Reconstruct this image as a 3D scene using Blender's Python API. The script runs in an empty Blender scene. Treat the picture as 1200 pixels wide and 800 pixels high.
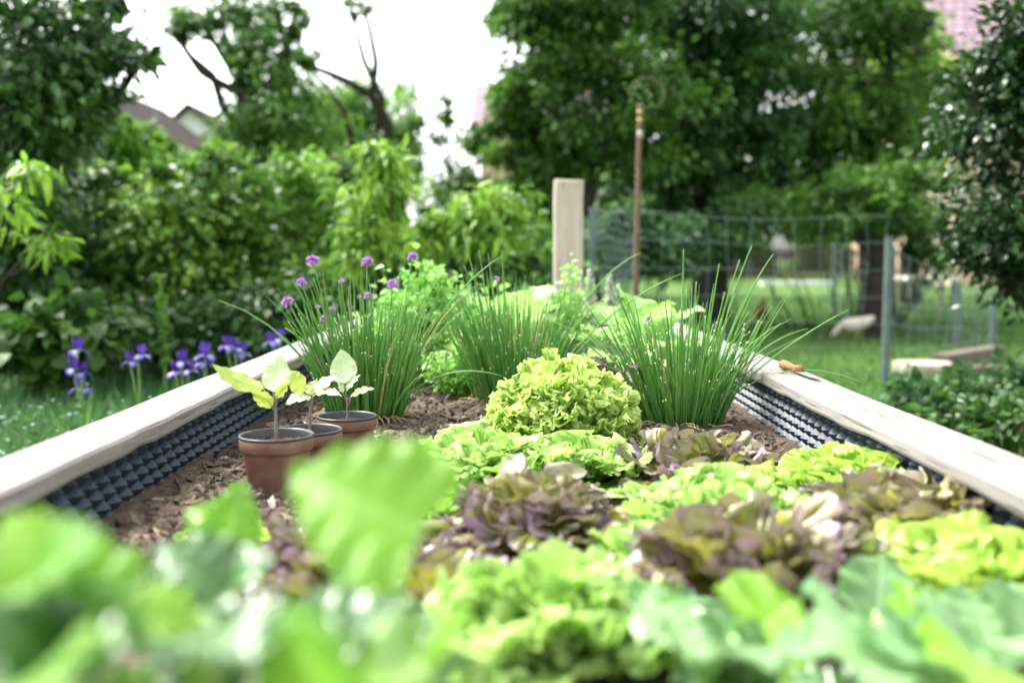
import bpy, math, random
import numpy as np
from mathutils import Vector, Matrix

rng = np.random.default_rng(11)
random.seed(11)
scn = bpy.context.scene
col = scn.collection
PI = math.pi

# ---------------------------------------------------------------- camera model
FPX = 1167.0
CAMZ = 0.95
TH = math.atan(97 / FPX)
FWD = np.array([0, math.cos(TH), -math.sin(TH)])
UPV = np.array([0, math.sin(TH), math.cos(TH)])

def at(px, py, Y):
    d = FWD * FPX + np.array([1.0, 0, 0]) * (px - 600) + UPV * (400 - py)
    d = d * (Y / d[1])
    return d + np.array([0, 0, CAMZ])

def K(Y):
    return FPX / Y

SOIL = 0.565
PLANK = 0.687

def ground_z(x, y):
    y = np.asarray(y, float)
    return np.clip((y - 12) / 20, 0, 1) ** 1.3 * 0.32 + np.clip((y - 32) / 60, 0, 1) * 0.4

# ---------------------------------------------------------------- mesh builder
class MB:
    def __init__(self):
        self.v = []; self.t = []; self.lc = []; self.f = {3: [], 4: []}; self.m = {3: [], 4: []}; self.n = 0

    def add(self, v, f, t=0.5, lc=None, m=0):
        v = np.asarray(v, float).reshape(-1, 3)
        n = len(v)
        self.v.append(v)
        self.t.append(np.broadcast_to(np.asarray(t, float), (n,)))
        self.lc.append(np.zeros((n, 3)) if lc is None else np.asarray(lc, float))
        groups = f if isinstance(f, (tuple,)) else (f,)
        for a in groups:
            a = np.asarray(a, int)
            if a.size == 0:
                continue
            self.f[a.shape[1]].append(a + self.n)
            self.m[a.shape[1]].append(np.full(len(a), m))
        self.n += n

    def build(self, name, mats, parent=None, smooth=True):
        me = bpy.data.meshes.new(name)
        v = np.concatenate(self.v)
        me.vertices.add(len(v))
        me.vertices.foreach_set('co', v.ravel())
        loops = []; starts = []; mi = []; p = 0
        for k in (3, 4):
            if self.f[k]:
                a = np.concatenate(self.f[k])
                loops.append(a.ravel())
                starts.append(p + np.arange(len(a)) * k)
                p += a.size
                mi.append(np.concatenate(self.m[k]))
        loops = np.concatenate(loops); starts = np.concatenate(starts); mi = np.concatenate(mi)
        me.loops.add(len(loops)); me.loops.foreach_set('vertex_index', loops.astype(np.int32))
        me.polygons.add(len(starts)); me.polygons.foreach_set('loop_start', starts.astype(np.int32))
        me.polygons.foreach_set('material_index', mi.astype(np.int32))
        me.polygons.foreach_set('use_smooth', np.full(len(starts), bool(smooth)))
        a = me.attributes.new('t', 'FLOAT', 'POINT'); a.data.foreach_set('value', np.concatenate(self.t).astype(np.float32))
        a = me.attributes.new('lc', 'FLOAT_VECTOR', 'POINT'); a.data.foreach_set('vector', np.concatenate(self.lc).astype(np.float32).ravel())
        me.update(calc_edges=True)
        me.validate()
        if not isinstance(mats, (list, tuple)):
            mats = [mats]
        for x in mats:
            me.materials.append(x)
        o = bpy.data.objects.new(name, me)
        col.objects.link(o)
        if parent is not None:
            o.parent = parent
            if parent.type == 'EMPTY':
                o.matrix_parent_inverse = Matrix.Translation(-parent.location)
        return o

def tag(o, label=None, cat=None, group=None, kind=None):
    if label: o['label'] = label
    if cat: o['category'] = cat
    if group: o['group'] = group
    if kind: o['kind'] = kind
    return o

def empty(name, loc, label, cat, group=None):
    o = bpy.data.objects.new(name, None)
    o.empty_display_size = 0.05
    o.location = tuple(float(c) for c in loc)
    col.objects.link(o)
    return tag(o, label, cat, group)

def norm(a):
    a = np.asarray(a, float)
    return a / (np.linalg.norm(a, axis=-1, keepdims=True) + 1e-12)

def box(mb, x0, x1, y0, y1, z0, z1, m=0, t=0.5):
    v = [(x, y, z) for x in (x0, x1) for y in (y0, y1) for z in (z0, z1)]
    f = [(0, 1, 3, 2), (4, 6, 7, 5), (0, 4, 5, 1), (2, 3, 7, 6), (0, 2, 6, 4), (1, 5, 7, 3)]
    mb.add(v, f, t, None, m)

def tube(mb, pts, radii, sides=6, t=0.5, m=0, cap=True, lc=None):
    pts = np.asarray(pts, float); n = len(pts)
    radii = np.broadcast_to(np.asarray(radii, float), (n,))
    tan = norm(np.gradient(pts, axis=0))
    ref = np.array([0.31, 0.95, 0.05]) if abs(tan[:, 2]).mean() > 0.7 else np.array([0.05, 0.1, 1.0])
    s = norm(np.cross(tan, ref)); b = np.cross(tan, s)
    a = np.arange(sides) / sides * 2 * PI
    v = pts[:, None] + radii[:, None, None] * (np.cos(a)[None, :, None] * s[:, None] + np.sin(a)[None, :, None] * b[:, None])
    v = v.reshape(-1, 3)
    i = np.arange(n - 1)[:, None] * sides; j = np.arange(sides)[None]; j2 = (j + 1) % sides
    f = np.stack([i + j, i + j2, i + sides + j2, i + sides + j], -1).reshape(-1, 4)
    L = np.repeat(np.linspace(0, 1, n), sides)
    l = np.stack([np.zeros_like(L), L, np.zeros_like(L)], -1)
    if cap:
        v = np.vstack([v, pts[-1:] + tan[-1:] * radii[-1] * 0.4, pts[:1]])
        l = np.vstack([l, [[0, 1, 0], [0, 0, 0]]])
        q = (n - 1) * sides
        c = [(q + k, q + (k + 1) % sides, n * sides) for k in range(sides)] + [((k + 1) % sides, k, n * sides + 1) for k in range(sides)]
        mb.add(v, (f, np.array(c)), t, l, m)
    else:
        mb.add(v, f, t, l, m)

def lathe(mb, prof, c, sides=40, m=0, t=0.5):
    prof = np.asarray(prof, float); n = len(prof)
    a = np.arange(sides) / sides * 2 * PI
    v = np.stack([prof[:, 0, None] * np.cos(a), prof[:, 0, None] * np.sin(a), np.broadcast_to(prof[:, 1, None], (n, sides))], -1).reshape(-1, 3) + np.asarray(c)
    i = np.arange(n - 1)[:, None] * sides; j = np.arange(sides)[None]; j2 = (j + 1) % sides
    mb.add(v, np.stack([i + j, i + j2, i + sides + j2, i + sides + j], -1).reshape(-1, 4), t, None, m)

def gridfaces(nu, nv):
    i = np.arange(nu - 1)[:, None] * nv; j = np.arange(nv - 1)[None]
    return np.stack([i + j, i + j + 1, i + nv + j + 1, i + nv + j], -1).reshape(-1, 4)

def vnoise(x, y, seed=0):
    r = np.random.default_rng(seed).random((256, 256))
    xi = np.floor(x).astype(int); yi = np.floor(y).astype(int)
    fx = x - xi; fy = y - yi
    fx = fx * fx * (3 - 2 * fx); fy = fy * fy * (3 - 2 * fy)
    g = lambda a, b: r[a % 256, b % 256]
    return (g(xi, yi) * (1 - fx) + g(xi + 1, yi) * fx) * (1 - fy) + (g(xi, yi + 1) * (1 - fx) + g(xi + 1, yi + 1) * fx) * fy

def fbm(x, y, oct=4, seed=0):
    s = 0; a = 0.5
    for k in range(oct):
        s = s + a * (vnoise(x, y, seed + k) - 0.5); x = x * 2.1 + 3.7; y = y * 2.1 + 1.3; a *= 0.5
    return s

# ---------------------------------------------------------------- materials
class N:
    def __init__(self, name):
        self.mat = bpy.data.materials.new(name)
        self.mat.use_nodes = True
        self.nt = self.mat.node_tree
        self.nt.nodes.clear()
        self.out = self.nt.nodes.new('ShaderNodeOutputMaterial')

    def n(self, kind, props=None, **inp):
        nd = self.nt.nodes.new(kind)
        for k, v in (props or {}).items():
            setattr(nd, k, v)
        for k, v in inp.items():
            self.set(nd, k, v)
        return nd

    def set(self, nd, k, v):
        key = k.replace('_', ' ')
        s = nd.inputs[int(k[1:])] if (k[0] == 'i' and k[1:].isdigit()) else nd.inputs[key]
        if isinstance(v, bpy.types.NodeSocket):
            self.nt.links.new(v, s)
        elif isinstance(v, (tuple, list)) and len(v) == 3 and s.type == 'RGBA':
            s.default_value = (*v, 1)
        else:
            s.default_value = v

    def math(self, op, a, b=None):
        nd = self.nt.nodes.new('ShaderNodeMath'); nd.operation = op
        self.set(nd, 'i0', a)
        if b is not None: self.set(nd, 'i1', b)
        return nd.outputs[0]

    def mix(self, f, a, b):
        nd = self.nt.nodes.new('ShaderNodeMix'); nd.data_type = 'RGBA'
        for idx, v in ((0, f), (6, a), (7, b)):
            s = nd.inputs[idx]
            if isinstance(v, bpy.types.NodeSocket): self.nt.links.new(v, s)
            elif isinstance(v, (tuple, list)): s.default_value = (*v[:3], 1)
            else: s.default_value = v
        return nd.outputs[2]

    def ramp(self, f, stops):
        nd = self.nt.nodes.new('ShaderNodeValToRGB')
        while len(nd.color_ramp.elements) < len(stops): nd.color_ramp.elements.new(0.5)
        for e, (p, c) in zip(nd.color_ramp.elements, stops):
            e.position = p
            e.color = (*c, 1) if isinstance(c, (tuple, list)) else (c, c, c, 1)
        self.nt.links.new(f, nd.inputs[0])
        return nd.outputs[0]

    def noise(self, scale, detail=4, vec=None, rough=0.55):
        nd = self.n('ShaderNodeTexNoise', None, Scale=scale, Detail=detail, Roughness=rough)
        if vec is not None: self.nt.links.new(vec, nd.inputs['Vector'])
        return nd.outputs[0]

    def obj(self, scale=(1, 1, 1)):
        g = self.n('ShaderNodeNewGeometry').outputs['Position']
        mp = self.n('ShaderNodeMapping', None, Vector=g)
        mp.inputs['Scale'].default_value = scale
        return mp.outputs[0]

    def attr(self, name, out='Fac'):
        nd = self.n('ShaderNodeAttribute'); nd.attribute_name = name
        return nd.outputs[out]

    def bump(self, h, strength=0.3, dist=0.01):
        return self.n('ShaderNodeBump', None, Height=h, Strength=strength, Distance=dist).outputs[0]

    def principled(self, base, rough=0.5, normal=None, spec=0.5, metal=0.0, **kw):
        p = self.n('ShaderNodeBsdfPrincipled')
        self.set(p, 'Base_Color', base); self.set(p, 'Roughness', rough); self.set(p, 'Metallic', metal)
        self.set(p, 'Specular_IOR_Level', spec)
        if normal is not None: self.set(p, 'Normal', normal)
        for k, v in kw.items(): self.set(p, k, v)
        return p.outputs[0]

    def done(self, sh):
        self.nt.links.new(sh, self.out.inputs[0])
        return self.mat

def leaf_mat(name, dark, light, trans=0.3, rough=0.45, spec=0.4, edge=None, edge_at=(0.6, 0.9), rib=None, vein=None,
             tcol=None, bump=0.15, bscale=90, back=None, blotch=None):
    m = N(name)
    t = m.attr('t')
    c = m.mix(t, dark, light)
    v = m.n('ShaderNodeSeparateXYZ', None, Vector=m.attr('lc', 'Vector'))
    s, l, e = v.outputs[0], v.outputs[1], v.outputs[2]
    pos = m.obj()
    nz = m.noise(bscale * 0.35, 3, pos)
    if blotch:
        c = m.mix(m.ramp(nz, [(0.42, 0.0), (0.68, 1.0)]), c, blotch)
    height = m.noise(bscale, 3, pos)
    if vein:
        ab = m.math('ABSOLUTE', s)
        fr = m.math('FRACT', m.math('SUBTRACT', m.math('MULTIPLY', l, vein[0]), m.math('MULTIPLY', ab, vein[1])))
        fr = m.math('ABSOLUTE', m.math('SUBTRACT', fr, 0.5))
        line = m.ramp(fr, [(0.0, 1.0), (0.09, 0.0)])
        mid = m.ramp(ab, [(0.0, 1.0), (0.07, 0.0)])
        both = m.math('MAXIMUM', m.math('MULTIPLY', line, 0.6), mid)
        c = m.mix(m.math('MULTIPLY', both, vein[3] if len(vein) > 3 else 0.6), c, vein[2])
        height = m.math('SUBTRACT', height, m.math('MULTIPLY', both, 0.6))
    if rib:
        f = m.math('MULTIPLY', m.ramp(m.math('ABSOLUTE', s), [(0.0, 1.0), (0.12, 0.0)]), m.ramp(l, [(0.2, 1.0), (0.85, 0.0)]))
        c = m.mix(f, c, rib)
    if edge:
        k = m.math('ADD', e, m.math('MULTIPLY', m.math('SUBTRACT', nz, 0.5), 0.45))
        c = m.mix(m.ramp(k, [(edge_at[0], 0.0), (edge_at[1], 1.0)]), c, edge)
    if back:
        g = m.n('ShaderNodeNewGeometry').outputs['Backfacing']
        c = m.mix(g, c, back)
    hs = m.n('ShaderNodeHueSaturation', None, Color=c, Value=m.math('ADD', 0.82, m.math('MULTIPLY', nz, 0.36)))
    c = hs.outputs[0]
    nrm = m.bump(height, bump, 0.004)
    p = m.principled(c, rough, nrm, spec)
    if trans <= 0: return m.done(p)
    tc = m.n('ShaderNodeHueSaturation', None, Color=c, Saturation=1.0, Value=1.35).outputs[0] if tcol is None else tcol
    tr = m.n('ShaderNodeBsdfTranslucent', None, Color=tc, Normal=nrm).outputs[0]
    mx = m.n('ShaderNodeMixShader'); mx.inputs[0].default_value = trans
    m.nt.links.new(p, mx.inputs[1]); m.nt.links.new(tr, mx.inputs[2])
    return m.done(mx.outputs[0])

def plain(name, c1, c2=None, rough=0.6, scale=30, spec=0.4, bump=0.2, metal=0.0, stretch=(1, 1, 1), bdist=0.004):
    m = N(name)
    pos = m.obj(stretch)
    nz = m.noise(scale, 5, pos)
    c = m.mix(m.ramp(nz, [(0.3, 0.0), (0.7, 1.0)]), c1, c2 or tuple(x * 0.7 for x in c1))
    return m.done(m.principled(c, rough, m.bump(nz, bump, bdist), spec, metal))

def wood_mat(name, light, dark, scale=1.0, axis=1):
    m = N(name)
    st = [60 * scale] * 3; st[axis] = 2.2 * scale
    pos = m.obj(tuple(st))
    g = m.noise(1.0, 6, pos, 0.65)
    st2 = [9 * scale] * 3; st2[axis] = 0.9 * scale
    b = m.noise(1.0, 3, m.obj(tuple(st2)))
    st3 = [150 * scale] * 3; st3[axis] = 5 * scale
    crack = m.ramp(m.noise(1.0, 2, m.obj(tuple(st3))), [(0.30, 1.0), (0.37, 0.0)])
    fine = m.noise(220, 3, m.obj())
    c = m.mix(m.ramp(g, [(0.3, 0.0), (0.72, 1.0)]), dark, light)
    c = m.mix(m.math('MULTIPLY', m.ramp(b, [(0.4, 0.0), (0.62, 1.0)]), 0.5), c, tuple(x * 0.62 for x in light))
    c = m.mix(m.math('MULTIPLY', crack, 0.8), c, tuple(x * 0.35 for x in dark))
    spots = m.ramp(m.noise(55, 2, m.obj()), [(0.70, 0.0), (0.76, 1.0)])
    c = m.mix(m.math('MULTIPLY', spots, 0.35), c, tuple(x * 0.4 for x in dark))
    h = m.math('ADD', g, m.math('MULTIPLY', fine, 0.25))
    h = m.math('SUBTRACT', h, crack)
    return m.done(m.principled(c, 0.75, m.bump(h, 0.45, 0.003), 0.25))

M = {}
M['curly'] = leaf_mat('curly_lettuce_leaf', (0.27, 0.45, 0.05), (0.39, 0.57, 0.085), 0.4, 0.42, 0.4, edge=(0.66, 0.78, 0.32), edge_at=(0.62, 1.0), rib=(0.55, 0.66, 0.30), bump=0.2, bscale=160)
M['lettuce'] = leaf_mat('green_lettuce_leaf', (0.22, 0.42, 0.06), (0.38, 0.57, 0.14), 0.4, 0.32, 0.6, edge=(0.54, 0.68, 0.30), edge_at=(0.7, 1.15), rib=(0.60, 0.70, 0.42), bump=0.35, bscale=70)
M['limelettuce'] = leaf_mat('yellow_green_lettuce_leaf', (0.28, 0.46, 0.06), (0.42, 0.58, 0.10), 0.36, 0.36, 0.5, edge=(0.50, 0.64, 0.18), edge_at=(0.7, 1.15), rib=(0.6, 0.7, 0.4), bump=0.35, bscale=70)
M['redlettuce'] = leaf_mat('red_lettuce_leaf', (0.17, 0.20, 0.022), (0.30, 0.30, 0.04), 0.3, 0.36, 0.7, edge=(0.20, 0.115, 0.20), edge_at=(0.62, 0.97), rib=(0.45, 0.36, 0.28), bump=0.35, bscale=80)  # purple margin, its tint lightened to lilac to imitate sky sheen
M['kohl'] = leaf_mat('kohlrabi_leaf', (0.085, 0.21, 0.06), (0.26, 0.45, 0.19), 0.25, 0.4, 0.6, vein=(6, 1.6, (0.42, 0.58, 0.40), 0.5), bump=0.25, bscale=50)
M['bean'] = leaf_mat('bean_leaf', (0.10, 0.28, 0.02), (0.25, 0.47, 0.05), 0.42, 0.4, 0.4, vein=(5, 1.5, (0.45, 0.65, 0.22), 0.45), bump=0.3, bscale=60)
M['bean2'] = leaf_mat('dark_bean_leaf', (0.035, 0.12, 0.018), (0.12, 0.29, 0.05), 0.28, 0.28, 0.9, vein=(5, 1.5, (0.3, 0.5, 0.2), 0.4), bump=0.3, bscale=60)
M['seedling'] = leaf_mat('seedling_leaf', (0.42, 0.56, 0.34), (0.52, 0.64, 0.42), 0.35, 0.5, 0.4, vein=(5, 1.3, (0.66, 0.74, 0.58), 0.55), tcol=(0.50, 0.62, 0.10, 1), back=(0.36, 0.48, 0.10), bump=0.3, bscale=120)
M['chive'] = leaf_mat('chive_blade', (0.045, 0.16, 0.032), (0.19, 0.43, 0.09), 0.25, 0.38, 0.45, bump=0.05)
M['chivetip'] = plain('cut_chive_tip', (0.78, 0.80, 0.40), (0.70, 0.72, 0.38), 0.6)
M['chivedry'] = plain('dry_chive_blade', (0.50, 0.40, 0.22), (0.38, 0.28, 0.14), 0.8)
M['chiveflower'] = leaf_mat('chive_floret', (0.30, 0.12, 0.40), (0.58, 0.34, 0.64), 0.3, 0.6, 0.3, bump=0.05)
M['herb'] = leaf_mat('herb_leaflet', (0.14, 0.36, 0.06), (0.34, 0.58, 0.14), 0.35, 0.42, 0.45, bump=0.05)
M['cabbage'] = leaf_mat('cabbage_leaf', (0.26, 0.46, 0.12), (0.40, 0.60, 0.20), 0.3, 0.42, 0.45, vein=(6, 1.6, (0.6, 0.72, 0.45), 0.6), bump=0.3, bscale=50)
M['redcabbage'] = leaf_mat('purple_cabbage_leaf', (0.10, 0.045, 0.07), (0.20, 0.12, 0.16), 0.12, 0.4, 0.5, vein=(6, 1.6, (0.30, 0.20, 0.28), 0.5), bump=0.2, bscale=50)
M['lambsear'] = leaf_mat('pale_spike_floret', (0.40, 0.44, 0.34), (0.62, 0.62, 0.56), 0.2, 0.7, 0.2, bump=0.05)
M['stem'] = plain('green_stem', (0.20, 0.36, 0.08), (0.14, 0.26, 0.06), 0.5)
M['palestem'] = plain('pale_leaf_stalk', (0.40, 0.52, 0.22), (0.30, 0.44, 0.14), 0.5)
M['purplestem'] = plain('purple_seedling_stem', (0.22, 0.20, 0.16), (0.16, 0.10, 0.12), 0.5)
M['terracotta'] = plain('brown_plastic_pot', (0.125, 0.050, 0.032), (0.20, 0.115, 0.085), 0.55, 26, 0.4, 0.05)
M['potrim'] = plain('black_pot_rim', (0.018, 0.018, 0.020), (0.035, 0.035, 0.036), 0.35, 20, 0.5, 0.05)
M['plank'] = wood_mat('weathered_pale_plank', (0.31, 0.295, 0.27), (0.15, 0.135, 0.12))
M['boardwood'] = wood_mat('grey_side_board', (0.40, 0.34, 0.27), (0.24, 0.2, 0.15))
M['postwood'] = wood_mat('sawn_post_wood', (0.66, 0.585, 0.49), (0.46, 0.39, 0.31), 1.0, 2)
M['oldwood'] = wood_mat('old_grey_timber', (0.20, 0.165, 0.125), (0.10, 0.08, 0.06), 1.0, 0)
M['darktimber'] = wood_mat('dark_stained_timber', (0.05, 0.04, 0.032), (0.03, 0.024, 0.02), 0.5, 2)
M['palewood'] = wood_mat('bleached_board', (0.58, 0.52, 0.42), (0.42, 0.36, 0.28), 1.0, 0)
M['picket'] = wood_mat('brown_picket', (0.075, 0.058, 0.045), (0.045, 0.035, 0.028), 0.5, 2)
M['membrane'] = plain('dimpled_black_sheet', (0.028, 0.050, 0.072), (0.019, 0.035, 0.052), 0.42, 40, 0.4, 0.06)
M['wire'] = plain('galvanised_wire', (0.16, 0.23, 0.22), (0.10, 0.15, 0.15), 0.45, 30, 0.5, 0.05, 0.3)
M['fencepost'] = plain('grey_green_steel_post', (0.14, 0.19, 0.19), (0.09, 0.12, 0.12), 0.5, 14, 0.5, 0.1, 0.2)
M['rust'] = plain('rusty_pole', (0.21, 0.14, 0.09), (0.12, 0.075, 0.05), 0.8, 40)
M['yellow'] = plain('yellow_tape', (0.46, 0.34, 0.10), (0.36, 0.26, 0.08), 0.6)
M['whitepaint'] = plain('white_paint', (0.78, 0.77, 0.74), (0.66, 0.65, 0.62), 0.6)
M['steel'] = plain('worn_knife_steel', (0.42, 0.43, 0.44), (0.30, 0.31, 0.32), 0.35, 60, 0.5, 0.05, 0.7)
M['handle'] = wood_mat('orange_knife_handle', (0.36, 0.20, 0.10), (0.25, 0.12, 0.055), 2.0, 1)
M['bark'] = plain('tree_bark', (0.045, 0.036, 0.028), (0.024, 0.019, 0.015), 0.9, 14, 0.2, 0.8, 0, (1, 1, 0.25), 0.02)
M['hen_white'] = plain('white_hen_feathers', (0.66, 0.60, 0.52), (0.52, 0.45, 0.38), 0.8, 30)
M['hen_brown'] = plain('brown_hen_feathers', (0.26, 0.13, 0.06), (0.16, 0.08, 0.04), 0.8, 30)
M['comb'] = plain('red_comb', (0.45, 0.04, 0.03), None, 0.5)
M['henleg'] = plain('yellow_hen_leg', (0.50, 0.34, 0.10), None, 0.6)
M['iris_blue'] = leaf_mat('violet_iris_petal', (0.034, 0.014, 0.15), (0.085, 0.042, 0.28), 0.35, 0.5, 0.3, bump=0.05)
M['iris_white'] = leaf_mat('white_iris_petal', (0.36, 0.38, 0.66), (0.62, 0.64, 0.80), 0.3, 0.5, 0.3, edge=(0.07, 0.03, 0.32), edge_at=(0.45, 0.9), bump=0.05)
M['irisleaf'] = leaf_mat('iris_blade', (0.10, 0.24, 0.06), (0.18, 0.36, 0.09), 0.25, 0.45, 0.4, bump=0.05)
M['forgetmenot'] = plain('pale_blue_flower', (0.30, 0.52, 0.66), (0.42, 0.62, 0.74), 0.6)
M['lilac'] = leaf_mat('lilac_floret', (0.36, 0.22, 0.48), (0.55, 0.40, 0.66), 0.3, 0.6, 0.3, bump=0.05)
M['grass'] = leaf_mat('grass_blade', (0.032, 0.095, 0.014), (0.105, 0.21, 0.036), 0.25, 0.5, 0.35, bump=0.02)
M['roughgrass'] = leaf_mat('rough_grass_blade', (0.045, 0.14, 0.04), (0.11, 0.26, 0.07), 0.25, 0.5, 0.35, bump=0.02)
M['roof_pink'] = None

def ground_mat():
    m = N('garden_lawn_ground')
    pos = m.obj()
    a = m.noise(0.6, 5, pos); b = m.noise(9, 4, pos)
    c = m.mix(m.ramp(a, [(0.35, 0.0), (0.65, 1.0)]), (0.038, 0.095, 0.016), (0.07, 0.145, 0.026))
    c = m.mix(m.ramp(b, [(0.55, 0.0), (0.78, 1.0)]), c, (0.08, 0.075, 0.035))
    return m.done(m.principled(c, 0.9, m.bump(b, 0.6, 0.05), 0.15))

def soil_mat(name='bed_soil', k=1.0):
    m = N(name)
    pos = m.obj()
    a = m.noise(14, 5, pos); b = m.noise(120, 5, pos, 0.7); c3 = m.noise(420, 2, pos)
    c = m.mix(m.ramp(a, [(0.3, 0.0), (0.7, 1.0)]), (0.045 * k, 0.032 * k, 0.024 * k), (0.105 * k, 0.077 * k, 0.056 * k))
    c = m.mix(m.math('MULTIPLY', m.ramp(b, [(0.42, 0.0), (0.66, 1.0)]), 0.75), c, (0.20 * k, 0.155 * k, 0.115 * k))
    c = m.mix(m.math('MULTIPLY', m.ramp(c3, [(0.3, 1.0), (0.42, 0.0)]), 0.6), c, (0.03 * k, 0.02 * k, 0.015 * k))
    return m.done(m.principled(c, 0.9, m.bump(m.math('ADD', b, m.math('MULTIPLY', c3, 0.4)), 0.9, 0.006), 0.2))

def chip_mat():
    m = N('wood_chip_litter')
    t = m.attr('t')
    c = m.ramp(t, [(0.0, (0.040, 0.030, 0.024)), (0.45, (0.115, 0.090, 0.068)), (0.8, (0.25, 0.19, 0.135)), (1.0, (0.46, 0.38, 0.28))])
    nz = m.noise(260, 3, m.obj())
    c = m.mix(m.math('MULTIPLY', nz, 0.5), c, (0.05, 0.035, 0.025))
    return m.done(m.principled(c, 0.85, m.bump(nz, 0.5, 0.002), 0.2))

def tile_mat(name, c1, c2):
    m = N(name)
    g = m.n('ShaderNodeNewGeometry').outputs['Position']
    br = m.n('ShaderNodeTexBrick', None, Vector=g, Scale=1.0, Color1=c1, Color2=c2, Mortar=tuple(x * 0.35 for x in c1))
    for k, v in (('Mortar Size', 0.03), ('Brick Width', 0.3), ('Row Height', 0.3)):
        br.inputs[k].default_value = v
    mp = m.n('ShaderNodeMapping', None, Vector=g); mp.inputs['Rotation'].default_value = (PI / 2, 0, 0)
    m.nt.links.new(mp.outputs[0], br.inputs['Vector'])
    return m.done(m.principled(br.outputs[0], 0.9, None, 0.08))
M['roof_pink'] = tile_mat('pink_roof_tiles', (0.36, 0.265, 0.31), (0.27, 0.19, 0.23))
M['roof_brown'] = tile_mat('brown_roof_tiles', (0.045, 0.032, 0.028), (0.035, 0.025, 0.022))
M['plaster'] = plain('pale_plaster', (0.74, 0.74, 0.72), (0.66, 0.66, 0.64), 0.85, 3)
M['beigeplaster'] = plain('beige_plaster', (0.55, 0.42, 0.30), (0.47, 0.35, 0.24), 0.85, 3)
M['glass'] = plain('dark_window_glass', (0.03, 0.035, 0.04), None, 0.1)
M['ground'] = ground_mat(); M['soil'] = soil_mat(); M['potsoil'] = soil_mat('potting_soil', 0.45); M['chips'] = chip_mat()

def fol(name, dark, light, trans=0.3, rough=0.5):  # dark end set low, putting self-shadow contrast into the leaf colour
    M[name] = leaf_mat(name + '_foliage', dark, light, trans, rough, 0.35, bump=0.02)
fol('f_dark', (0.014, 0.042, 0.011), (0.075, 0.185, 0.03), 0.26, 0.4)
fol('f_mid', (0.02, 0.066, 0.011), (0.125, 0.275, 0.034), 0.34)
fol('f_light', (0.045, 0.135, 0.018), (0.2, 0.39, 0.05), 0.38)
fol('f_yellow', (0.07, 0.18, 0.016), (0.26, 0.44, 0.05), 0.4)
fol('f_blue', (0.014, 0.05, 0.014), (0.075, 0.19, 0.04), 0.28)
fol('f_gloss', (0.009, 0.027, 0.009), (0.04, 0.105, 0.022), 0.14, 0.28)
fol('f_vine', (0.03, 0.092, 0.013), (0.185, 0.36, 0.04), 0.36, 0.42)

# ---------------------------------------------------------------- leaf surfaces
def flat_leaf(mb, base, tip, W, nhint, shape='ovate', bend=0.12, fold=0.25, ruf=0.0, rf=5, nu=18, nv=11, t=None, twist=0.0, lobes=0.0, seed=0, m=0):
    """A leaf blade from base to tip. bend: arch along its normal; fold: V across the midrib; ruf: wavy margin."""
    r = np.random.default_rng(seed + 5)
    base = np.asarray(base, float); tip = np.asarray(tip, float)
    d = tip - base; L = np.linalg.norm(d); d = d / L
    n = np.asarray(nhint, float); n = n - d * n.dot(d); n = n / np.linalg.norm(n)
    sd = np.cross(d, n)
    u = np.linspace(0, 1, nu); s = np.linspace(-1, 1, nv)
    U, S = np.meshgrid(u, s, indexing='ij')
    if shape == 'ovate':      w = np.sin(PI * np.clip(u, 0, 1) ** 0.72) ** 0.75
    elif shape == 'cordate':  w = np.sin(PI * (0.10 + 0.90 * u) ** 0.62) ** 0.8
    elif shape == 'obovate':  w = 0.10 + 0.95 * np.sin(PI * u ** 1.55) ** 0.7; w[-1] = 0.03
    elif shape == 'lance':    w = np.sin(PI * u ** 0.85) ** 1.1
    else:                     w = np.sin(PI * u ** 0.9) ** 0.55
    w = np.clip(w, 0.015, None) * W / 2
    lob = 1 + lobes * np.cos(U * 2 * PI * 4.5 + r.random() * 6) * np.abs(S)
    X = S * w[:, None] * lob
    ph = r.random(4) * 6.28
    edge = np.abs(S) ** 2
    Z = fold * np.abs(X) * (1 - 0.35 * np.abs(S)) + bend * L * np.sin(PI * U * 0.9)
    Z = Z + ruf * edge * (np.sin(U * 2 * PI * rf + ph[0] + np.sign(S) * 1.3) + 0.5 * np.sin(U * 2 * PI * rf * 2.1 + ph[1] + S))
    Z = Z + twist * X * U
    if shape == 'cordate':
        back = 0.10 * L * (np.abs(S) ** 1.5) * np.exp(-(U / 0.25) ** 2)
        Yl = U * L - back
    else:
        Yl = U * L
    v = base + Yl[..., None] * d + X[..., None] * sd + Z[..., None] * n
    lc = np.stack([S, U, np.maximum(np.abs(S), U)], -1).reshape(-1, 3)
    tt = (r.random() if t is None else t)
    mb.add(v.reshape(-1, 3), gridfaces(nu, nv), tt, lc, m)

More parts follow.
